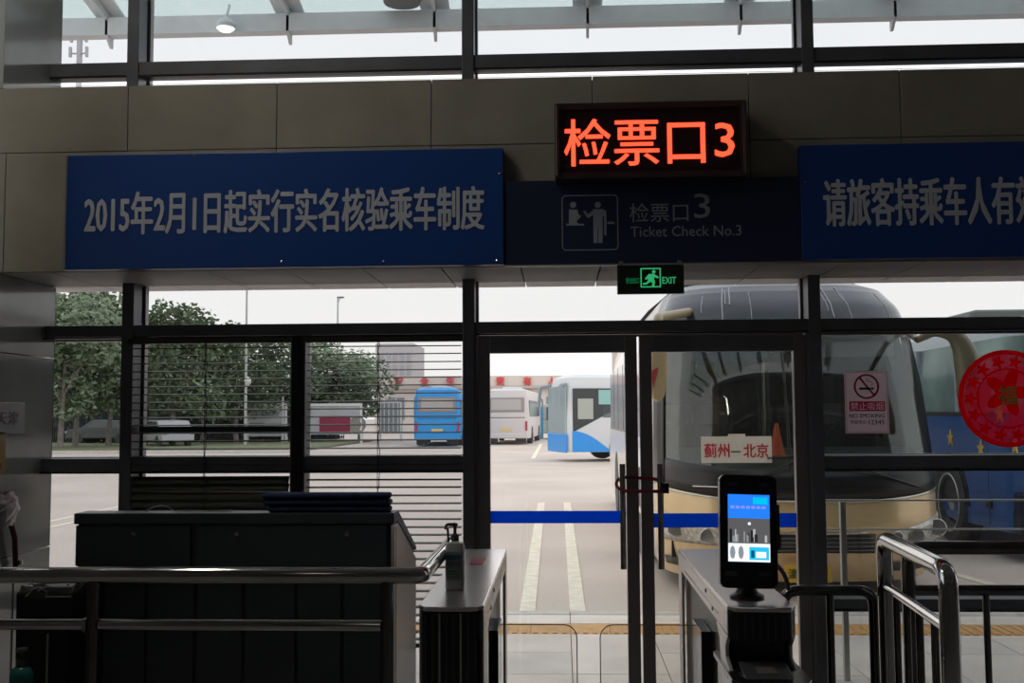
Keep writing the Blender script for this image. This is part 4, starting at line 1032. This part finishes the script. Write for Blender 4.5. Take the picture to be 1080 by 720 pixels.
MB().box(BX-.004, BX+.02, BY0+.5, BY1-.3, zst-.03, zst+.02).build('belt_line', BLACK, blue)
for y in (13.15, 14.6, 16.2, 17.8, 19.4): MB().box(BX+.0, BX+.05, y, y+.10, zst, 2.45).build('window_pillar', mat('pillar_lilac', (.42, .42, .52), .4), blue)
MB().box(BX+.6, BX+1.9, 14.2, 15.6, 2.68, 2.98).build('roof_unit', mat('unit_dark', (.10, .11, .10), .5), blue, bevel=.1)
YEL = mat('star_yellow', (.80, .55, .10), .5)
def star(px, py, r):
    q = P(px, py, 1); q = CAM+(q-CAM)*(BX/q.x)
    pts = []
    for i in range(10):
        a = math.pi/2+math.pi*i/5; rr_ = r if i % 2 == 0 else r*.42; pts.append((q.y+rr_*1.05*math.cos(a), q.z+rr_*math.sin(a)))
    MB().prism(pts, 'x', BX-.012, BX+.0).build('star', YEL, blue)
for a in ((1003, 462, .11), (1035, 473, .11), (1055, 436, .13), (1071, 470, .10), (1021, 440, .08)): star(*a)
for s_y in (13.5, 19.5):
    wh = MB().lathe([(.0, -.02), (.20, -.02), (.30, -.10), (.33, -.13), (.48, -.13), (.51, -.09), (.51, .12), (.4, .14)], (BX+.10, s_y, .50), 32, 'x').build('wheel', RUB, blue, smooth=True)
    MB().lathe([(.08, -.10), (.13, -.07), (.26, -.04), (.33, -.125), (.36, -.14), (.37, -.12), (.37, .05)], (BX+.10, s_y, .50), 28, 'x').build('rim', mat('rim_pale', (.62, .62, .60), .35, .4), wh, smooth=True)
    pts = [(s_y+.62*math.cos(a), .50+.62*math.sin(a)) for a in [math.pi*j/16 for j in range(17)]]
    MB().prism(pts, 'x', BX-.006, BX+.012).build('wheel_arch', BLACK, blue)
for px, py in ((1064, 466), (1043, 531)):
    q = P(px, py, 1); q = CAM+(q-CAM)*((BX-.01)/q.x); MB().box(BX-.02, BX, q.y-.08, q.y+.08, q.z-.05, q.z+.05).build('hatch_lock', BLACK, blue, bevel=.01)
MB().box(BX-.003, BX, 12.3, 12.306, .35, zst).build('panel_gap', BLACK, blue); MB().box(BX-.003, BX, 15.0, 15.01, .35, zst).build('panel_gap', BLACK, blue)
MB().box(BX+.2, BX+2.3, BY0-.02, BY0+.1, .95, 2.5).build('windscreen', BGLOSS, blue, bevel=.01)
MB().box(BX+.04, BX+2.4, BY0-.04, BY0+.2, .3, .75).build('bumper', mat('bumper_dark', (.02, .025, .05), .4), blue, bevel=.03)

# ================================================================== FAR VEHICLES
def coach(name_label, loc, rot, body, L=10.5, H=3.0, rear_glass=True, accent=None, glassm=None, slash=False):
    """built pointing +y (front at +L), rear face at y=0"""
    t = thing('coach', name_label, 'coach', (0, 0, 0)); hw_ = 1.22
    gm = glassm or mat('coach_glass', (.12, .14, .15), .12, spec=.7)
    roundrect_loft('body', body, t, -hw_, hw_, 0, L, [(.32, .02), (.5, 0), (1.5, 0), (2.5, .05), (H-.12, .12), (H, .4)])
    MB().box(-hw_+.22, hw_-.22, -.02, .1, 1.75, 2.55).build('rear_window', mat('rear_glass', (.30, .28, .28), .2), t, bevel=.03)
    MB().box(-hw_+.4, hw_-.4, -.035, .05, 1.88, 2.45).build('window_inset', mat('inset_pale', (.46, .43, .42), .3), t)
    MB().box(-hw_+.2, hw_-.2, -.012, .05, 1.44, 1.47).build('rear_seam', BLACK, t)
    for s in (-1, 1):
        MB().box(s*(hw_-.12)-.06, s*(hw_-.12)+.06, -.02, .06, .75, 1.25).build('tail_lamp', mat('tail_red', (.45, .05, .08), .4), t, bevel=.01)
        MB().box(s*(hw_-.02)-.03, s*(hw_-.02)+.03, .8, L-1.3, 1.5, 2.4).build('side_window', gm, t)
        for wy in (2.6, L-2.0):
            w_ = MB().lathe([(.0, -.05*s), (.25, -.05*s), (.3, .03*s), (.46, .04*s), (.48, 0), (.48, -.25*s)], (s*(hw_-.0), wy, .48), 24, 'x').build('wheel', RUB, t, smooth=True)
            MB().lathe([(.24, -.04*s), (.27, .035*s), (.30, .045*s)], (s*(hw_-.0), wy, .48), 20, 'x').build('rim', MT['steel'], w_, smooth=True)
        if slash:
            mat('slash_black', (.035, .04, .045), .25)
            MB().prism([(L-.22, 1.0), (L-1.9, 1.85), (L-6, 1.9), (L-6, 2.5), (L-.22, 2.5)], 'x', min(s*hw_, s*(hw_+.01)), max(s*hw_, s*(hw_+.01))).build('black_slash', MT['slash_black'], t)
            MB().box(s*(hw_+.012)-.006, s*(hw_+.012)+.006, L-.95, L-.40, 1.45, 2.15).build('door_pane', mat('pane_pale', (.40, .42, .38), .3), t)
            MB().box(s*(hw_+.012)-.006, s*(hw_+.012)+.006, L-2.0, L-1.15, 1.95, 2.45).build('door_pane', mat('pane_teal', (.28, .52, .50), .3), t)
            pts = [(L-.2, .33), (L-1.6, .33)]+[(L-1.6+1.4*j/8, .33+.72*math.sin(math.pi/2*j/8)) for j in range(9)]
            MB().prism(pts, 'x', min(s*hw_, s*(hw_+.014)), max(s*hw_, s*(hw_+.014))).build('blue_sweep', accent, t)
    MB().box(-.30, .30, -.03, .0, .72, .90).build('number_plate', mat('plate_dull', (.72, .55, .25), .5), t)
    MB().box(-hw_+.05, hw_-.05, -.04, .15, .34, .6).build('bumper', body, t, bevel=.03)
    MB().box(-hw_+.15, -.5, .05, .5, .1, .36).build('mudflap', BLACK, t); MB().box(.5, hw_-.15, .05, .5, .1, .36).build('mudflap', BLACK, t)
    MB().box(-hw_+.12, hw_-.12, L-.04, L+.02, .95, 2.6).build('windscreen', mat('screen_far', (.35, .42, .44), .15), t, bevel=.02)
    if slash: MB().box(-hw_+.03, hw_-.03, L-.03, L+.03, .3, .95).build('front_bumper', accent, t, bevel=.03)
    for s in (-1, 1): MB().tube(elbow([(s*1.0, L-.05, 2.65), (s*1.3, L+.25, 2.6), (s*1.35, L+.3, 1.9)], .1, 4), .06, 8).build('mirror', mat('mirror_far', (.25, .3, .36), .4), t, smooth=True)
    MB().box(-.5, .5, 3, 5, H-.02, H+.15).build('roof_unit', mat('roof_white', (.7, .7, .72), .5), t, bevel=.04)
    t.location = loc; t.rotation_euler = (0, 0, rot)
    for c_ in t.children: pass
    return t
pw_ = G(534, 468.5); coach('white coach seen from behind beyond the open door', (pw_.x, pw_.y, 0), math.radians(-2.5), mat('far_white', (.62, .58, .58), .4), H=3.05)
pb_ = G(461, 470.5)
cb = coach('bright blue coach seen from behind through the blinds', (pb_.x, pb_.y, 0), math.radians(3), mat('far_blue', (.03, .33, .78), .35), H=3.05)
# blue and white coach, three-quarter front
q = G(598, 487); ang = math.radians(62)
Lc = 10.5; dirv = Vector((-math.sin(ang), math.cos(ang), 0))
ang2 = math.radians(106)      # nose points to the left and towards the camera
dirv = Vector((-math.sin(ang2), math.cos(ang2), 0)); side = Vector((math.cos(ang2), math.sin(ang2), 0))
corner = Vector((q.x, q.y, 0))   # nearest front corner (its right-hand side)
best = corner-dirv*Lc+side*1.22
cc = coach('blue and white coach with black slash, three-quarter front, beyond the open door', tuple(best), ang2, mat('far_white2', (.66, .67, .70), .4), accent=mat('sky_blue', (.03, .30, .80), .35), slash=True, H=3.0, L=Lc)
# small pale van between them
def car(name, label, loc, rot, body, van=False):
    t = thing(name, label, 'van' if van else 'car', (0, 0, 0)); H = 2.3 if van else 1.45; L = 5.0 if van else 4.3
    prof = [(0, .35), (0, 1.0), (.3, 1.05), (.35, H-.1), (.6, H), (L-1.2, H), (L-.6, 1.2), (L, 1.0), (L, .35)] if van else [(0, .35), (0, .85), (.25, .95), (.9, H-.05), (2.6, H), (3.3, 1.0), (L-.1, .85), (L, .35)]
    MB().prism(prof, 'x', -.85, .85).build('body', body, t, bevel=.06)
    wp = [(.45, 1.15), (.5, H-.2), (L-1.3, H-.2), (L-.85, 1.25)] if van else [(.6, .97), (1.0, H-.1), (2.5, H-.08), (3.05, 1.0)]
    for s in (-1, 1):
        MB().prism(wp, 'x', min(s*.85, s*.862), max(s*.85, s*.862)).build('side_window', MT['coach_glass'], t)
        for y in (.85, L-.85): MB().lathe([(.001, 0), (.2, 0), (.31, 0), (.32, -.2*s)], (s*.87, y, .32), 20, 'x').build('wheel', RUB, t)
        MB().box(s*.7-.1, s*.7+.1, -.02, .05, .7, .85).build('tail_lamp', MT['tail_red'], t)
        MB().box(s*.65-.15, s*.65+.15, L-.03, L+.02, .65, .8).build('head_lamp', WHITE, t)
    MB().box(-.7, .7, L-1.0 if van else 2.9, L-.95 if van else 2.95, 1.0, 1.02).build('wiper', BLACK, t)
    t.location = loc; t.rotation_euler = (0, 0, rot); return t
q = G(572, 461.5); car('van', 'pale green van between the two far coaches', (q.x, q.y, 0), math.radians(200), mat('pale_green', (.40, .46, .42), .4), True)
q = G(188, 472); car('car', 'small pale car parked far off behind the left blind', (q.x, q.y, 0), math.radians(38), mat('car_pale', (.50, .50, .52), .4))
q = G(160, 469); car('car', 'dark car parked left of the pale car behind the blind', (q.x-1.5, q.y+2, 0), math.radians(85), mat('car_dark', (.10, .11, .12), .3))
# ================================================================== FAR BUILDINGS
YB2 = 95
zb1 = P(550, 396, YB2).z
lowb = thing('terminal_building', 'long pale low building far off carrying red rooftop characters', 'building', (0, YB2, 0))
PB = mat('pale_wall', (.74, .68, .64), .8)
xa_, xb__ = P(395, 420, YB2).x, P(700, 420, YB2).x
MB().box(xa_, xb__, YB2+.2, YB2+10, 0, zb1-.9).build('wall', PB, lowb)
MB().box(xa_-.3, xb__, YB2-.3, YB2+10, zb1-.9, zb1).build('parapet', mat('parapet', (.70, .63, .58), .8), lowb)
MB().box(xa_-.4, xb__, YB2-.45, YB2, zb1-1.15, zb1-.9).build('ledge', mat('ledge_grey', (.5, .47, .45), .8), lowb)
for i in range(11):
    x = xa_+1.2+i*2.4
    if x+1.5 < xb__:
        wdw = MB().box(x, x+1.5, YB2+.1, YB2+.25, 1.2, 3.2).build('window', mat('far_window', (.25, .28, .30), .3), lowb)
        MB().box(x+.72, x+.78, YB2+.05, YB2+.12, 1.2, 3.2).build('glazing_bar', WHITE, wdw)
RCH = mat('rooftop_red', (.75, .07, .08), .6)
for ch, px in (('安', 420), ('全', 447.5), ('生', 475), ('产', 501), ('责', 527.5), ('有', 556), ('人', 582), ('人', 608)):
    x0, x1, z0, z1 = rect(px-4.6, 397, px+4.6, 406.5, YB2-.5); text(ch, 'rooftop_character', RCH, (x0, x1, z0, z1), YB2-.42, lowb, .03, .1)
x0, x1, z0, z1 = rect(552.5, 411, 560, 416.5, YB2-.5); text('驶', 'rooftop_character', RCH, (x0, x1, z0, z1), YB2+.15, lowb, .03, .1)
# hazy tower
YB3 = 150
tw = thing('tower_block', 'hazy pale tower block behind the blue coach', 'building', (P(420, 400, YB3).x, YB3, 0))
x0, x1 = P(396, 400, YB3).x, P(436, 400, YB3).x; zt3 = P(416, 362, YB3).z
MB().box(x0, x1, YB3, YB3+12, 0, zt3).build('wall', mat('haze_wall', (.56, .54, .55), .9), tw)
for i in range(5):
    xx = x0+.6+i*(x1-x0-.6)/5
    for j in range(5):
        zz_ = 2+j*(zt3-3)/5; MB().box(xx, xx+.55, YB3-.1, YB3, zz_, zz_+1.4).build('window', mat('haze_window', (.42, .43, .45), .6), tw)
# notice boards (white frames), red banner panel, shelter
YN2 = 62
def panelwall(name, label, px0, px1, py0, py1, Y, m, cat):
    x0, x1, z0, z1 = rect(px0, py0, px1, py1, Y); t = thing(name, label, cat, ((x0+x1)/2, Y, 0))
    MB().box(x0, x1, Y, Y+.15, z0, z1).build('board', m, t)
    for x in (x0, x1-.12): MB().box(x, x+.12, Y-.05, Y+.2, 0, z1+.1).build('post', WHITE, t)
    MB().box(x0, x1, Y-.04, Y+.18, z1, z1+.15).build('top_rail', WHITE, t)
    return t, x0, x1, z0, z1
BRD = mat('board_pale', (.50, .50, .52), .6, noise=.15, nscale=.5)
t, x0, x1, z0, z1 = panelwall('notice_board', 'white framed notice board seen through the left blind', 260, 303, 428, 460, YN2, BRD, 'board')
for j, (a, b, c_, d) in enumerate(((.1, .8, .62, .8), (.08, .45, .2, .45), (.55, .9, .2, .45))):
    MB().box(x0+(x1-x0)*a, x0+(x1-x0)*b, YN2-.03, YN2, z0+(z1-z0)*c_, z0+(z1-z0)*d).build('poster', mat('poster_%d' % j, [(.30, .30, .33), (.22, .25, .24), (.36, .38, .36)][j], .6), t)
t, x0, x1, z0, z1 = panelwall('notice_board', 'wide white notice board with dark red banner panel beside the centre post', 322, 382, 428, 458, YN2, BRD, 'board')
a = rect(337, 438.5, 369, 456, YN2-.05); MB().box(a[0], a[1], YN2-.06, YN2, a[2], a[3]).build('red_banner', mat('banner_red', (.30, .03, .08), .6), t)
q = P(377, 447.5, YN2-.1); MB().lathe([(.50, 0), (.50, -.04), (.42, -.04), (.40, -.01), (.25, -.01), (.22, -.03), (.001, -.03)], (q.x, YN2-.02, q.z), 24, 'y').build('round_emblem', mat('emblem', (.33, .31, .27), .6), t)
t, x0, x1, z0, z1 = panelwall('ticket_kiosk', 'grey glazed kiosk wall beside the blue coach', 400, 424, 425, 456, YN2+3, mat('kiosk', (.30, .33, .34), .5), 'kiosk')
for j in range(5): MB().box(x0+j*(x1-x0)/5, x0+j*(x1-x0)/5+.06, YN2+2.95, YN2+3, z0, z1).build('glazing_bar', WHITE, t)
# blue doors behind van
a = rect(564.5, 429, 573, 446, 70); t = thing('blue_gate_panel', 'small bright blue gate panel behind the pale van', 'gate', ((a[0]+a[1])/2, 70, 0))
MB().box(a[0], a[1], 70, 70.1, 0, a[3]).build('panel', mat('gate_blue', (.10, .42, .70), .5), t); 
for j in range(4): MB().box(a[0]+j*(a[1]-a[0])/4, a[0]+j*(a[1]-a[0])/4+.03, 69.95, 70, 0, a[3]).build('rib', mat('gate_rib', (.2, .5, .75), .5), t)

# ================================================================== TREES, FENCE, VERGE, LAMPS
LEAF = mat('leaf', (.21, .27, .165), .8, noise=.45, nscale=1.2)
BARK = mat('bark', (.24, .21, .19), .9, noise=.3, nscale=6)
def crown_mesh(rx, rz, nb, nl, seed):
    rnd = random.Random(seed); mb = MB(); blobs = []
    for i in range(nb):
        a = rnd.uniform(0, 6.283); e_ = rnd.uniform(-1, 1); r = rnd.uniform(.2, .85)
        blobs.append((Vector((rx*r*math.cos(a)*math.sqrt(1-e_*e_*.8), rx*r*math.sin(a)*math.sqrt(1-e_*e_*.8), rz*e_*.8)), rnd.uniform(.28, .45)*min(rx, rz)))
    for c_, r in blobs:
        for j in range(nl):
            d = Vector((rnd.gauss(0, 1), rnd.gauss(0, 1), rnd.gauss(0, 1))).normalized()*r*rnd.uniform(.75, 1.12)
            p = c_+d; s = rnd.uniform(.09, .17); u = Vector((rnd.gauss(0, 1), rnd.gauss(0, 1), rnd.gauss(0, .6))).normalized(); w_ = u.orthogonal().normalized()
            mb.v += [tuple(p-u*s), tuple(p+w_*s*.6), tuple(p+u*s), tuple(p-w_*s*.6)]; k_ = len(mb.v); mb.f.append([k_-4, k_-3, k_-2, k_-1])
    me = bpy.data.meshes.new('crown'); me.from_pydata(mb.v, [], mb.f); me.materials.append(LEAF); return me
crowns = [crown_mesh(3.0, 2.4, 26, 170, s) for s in (1, 2, 3)]
trees = [  # trunk pixel x, ground y, crown top y, crown half width factor, label
    (63, 474, 303, 1.2, 'tree with pale leaning trunk beside the stone pier'), (79, 472, 312, 1.1, 'tree with forked trunk, second from the stone pier'),
    (114, 471, 306, 1.2, 'slim tree just left of the first mullion'), (150, 470, 318, 1.1, 'tree directly behind the first mullion'),
    (183, 470, 322, 1.1, 'leafy tree behind the left edge of the left blind'), (214, 469, 340, 1.1, 'tree behind the middle of the left blind'),
    (249, 468, 352, 1.1, 'tree left of the tall lamp post'), (282, 467, 356, 1.1, 'tree right of the tall lamp post'),
    (318, 466, 360, 1.1, 'tree behind the centre post between both blinds'), (352, 466, 366, 1.1, 'tree behind the notice board with red banner'),
    (380, 465, 376, .9, 'low tree nearest to the hazy tower'), (96, 468, 330, 1.3, 'dark tree in the second row behind the fence'), (25, 474, 310, 1.3, 'tree hidden mostly behind the stone pier')]
for i, (px, gy, ty, kf, lab) in enumerate(trees):
    g_ = G(px, gy); D = g_.y; top = P(px, ty, D).z; H = top
    if i == 11: g_ = Vector((g_.x, g_.y+8, 0)); 
    t = thing('tree', lab, 'tree', (g_.x, g_.y, 0), 'trees along the far left fence')
    tr_ = MB(); lean = random.uniform(-.25, .25); pts = [(g_.x+lean*j/4, g_.y, -.05+H*.55*j/4) for j in range(5)]
    tr_.tube(pts, [.17, .14, .12, .10, .07], 8)
    for k_ in range(5):
        a = random.uniform(0, 6.28); b = Vector(pts[3]); tr_.tube([b-Vector((0, 0, .3*k_)), b+Vector((1.0*math.cos(a), 1.0*math.sin(a), .8)), b+Vector((1.8*math.cos(a), 1.8*math.sin(a), 1.7))], [.07, .05, .03], 6)
    tr_.build('trunk', BARK, t, smooth=True)
    c_ = bpy.data.objects.new('crown', crowns[i % 3]); COL.objects.link(c_); c_.parent = t; c_['kind'] = 'stuff'
    zlow = 1.9 if i < 5 else 1.6
    c_.location = (0, 0, (H+zlow)/2); c_.scale = (kf, kf, (H-zlow)/2/2.5); c_.rotation_euler = (0, 0, random.uniform(0, 6))
gf = G(90, 469).y+2
t = thing('boundary_fence', 'dark picket fence behind the trees on the left', 'fence', (-30, gf, 0))
FD = mat('fence_dark', (.055, .05, .06), .7)
mb = MB()
for i in range(270): mb.box(-48+i*.13, -48+i*.13+.05, gf, gf+.04, .05, 2.3)
mb.build('picket', FD, t)['kind'] = 'stuff'
for z in (.3, 2.05): MB().box(-48, -13, gf+.04, gf+.08, z, z+.08).build('rail', FD, t)
for i in range(13): MB().box(-48+i*2.75, -47.88+i*2.75, gf-.02, gf+.1, 0, 2.4).build('post', FD, t)
hedge = MB(); rnd = random.Random(5)
for i in range(14000):
    p = Vector((rnd.uniform(-48, -14), gf+2.5+rnd.uniform(-1, 1), rnd.uniform(.1, 3.0))); s = rnd.uniform(.15, .28); u = Vector((rnd.gauss(0, 1), rnd.gauss(0, 1), rnd.gauss(0, 1))).normalized(); w_ = u.orthogonal().normalized()
    hedge.v += [tuple(p-u*s), tuple(p+w_*s*.7), tuple(p+u*s), tuple(p-w_*s*.7)]; k_ = len(hedge.v); hedge.f.append([k_-4, k_-3, k_-2, k_-1])
tag(hedge.build('hedge', mat('hedge_leaf', (.11, .14, .10), .9, noise=.4, nscale=2), recalc=False), 'dark dense hedge behind the picket fence', 'hedge', kind='stuff')
gv = G(90, 478).y
tag(MB().box(-60, -12, gv, gf+4, -.2, .08).build('grass_verge', mat('grass', (.20, .22, .12), .95, noise=.4, nscale=1.5)), 'strip of dry grass under the trees', 'grass', kind='stuff')
struct(MB().box(-60, -12, gv-.25, gv, -.2, .12).build('kerb', CUR))
def lamp_post(label, px, gy, ty, head):
    g_ = G(px, gy); top = P(px, ty, g_.y).z
    t = thing('lamp_post', label, 'lamp post', (g_.x, g_.y, 0))
    MB().tube([(g_.x, g_.y, 0), (g_.x, g_.y, top)], [.09, .05], 8).build('pole', mat('pole_grey', (.5, .5, .5), .5), t, smooth=True)
    if head: MB().box(g_.x-.05, g_.x+.45, g_.y-.1, g_.y+.1, top-.1, top+.02).build('lamp_head', mat('pole_dark', (.25, .25, .25), .5), t, bevel=.03); MB().tube([(g_.x, g_.y, top-.5), (g_.x+.2, g_.y, top-.05)], .03, 6).build('bracket', MT['pole_grey'], t)
    return t
t = lamp_post('tall pale lamp post rising behind the left blind', 258.5, 470, 303, False)
g_ = G(258.5, 470); q = P(259, 401, g_.y); MB().lathe([(.05, -.3), (.16, -.2), (.2, 0), (.1, .15), (.02, .2)], (q.x+.12, g_.y, q.z), 14).build('globe_lamp', WHITE, t, smooth=True)
lamp_post('thin distant lamp post against the sky above the right blind', 355.5, 462, 313, True)
t = lamp_post('short pale bollard lamp beside the left notice board', 298, 468, 418, False)
g_ = G(82, 460); t = thing('radio_mast', 'distant radio mast seen through the top left window', 'mast', (P(84, 50, 120).x, 120, 0))
xm = P(84, 50, 120).x; ztm = P(84, 33, 120).z
MB().tube([(xm, 120, 0), (xm, 120, ztm)], .35, 8).build('pole', mat('mast_grey', (.45, .47, .5), .6), t)
for dx, zz_ in ((-.9, -.8), (.9, -.8), (-1.0, -2.6), (1.0, -2.6), (0, .4)): MB().box(xm+dx-.15, xm+dx+.15, 119.6, 119.9, ztm+zz_-.6, ztm+zz_+.6).build('antenna', MT['mast_grey'], t)
for zz_ in (-1.0, -2.8): MB().box(xm-1.1, xm+1.1, 119.7, 120, ztm+zz_, ztm+zz_+.1).build('bracket', MT['mast_grey'], t)
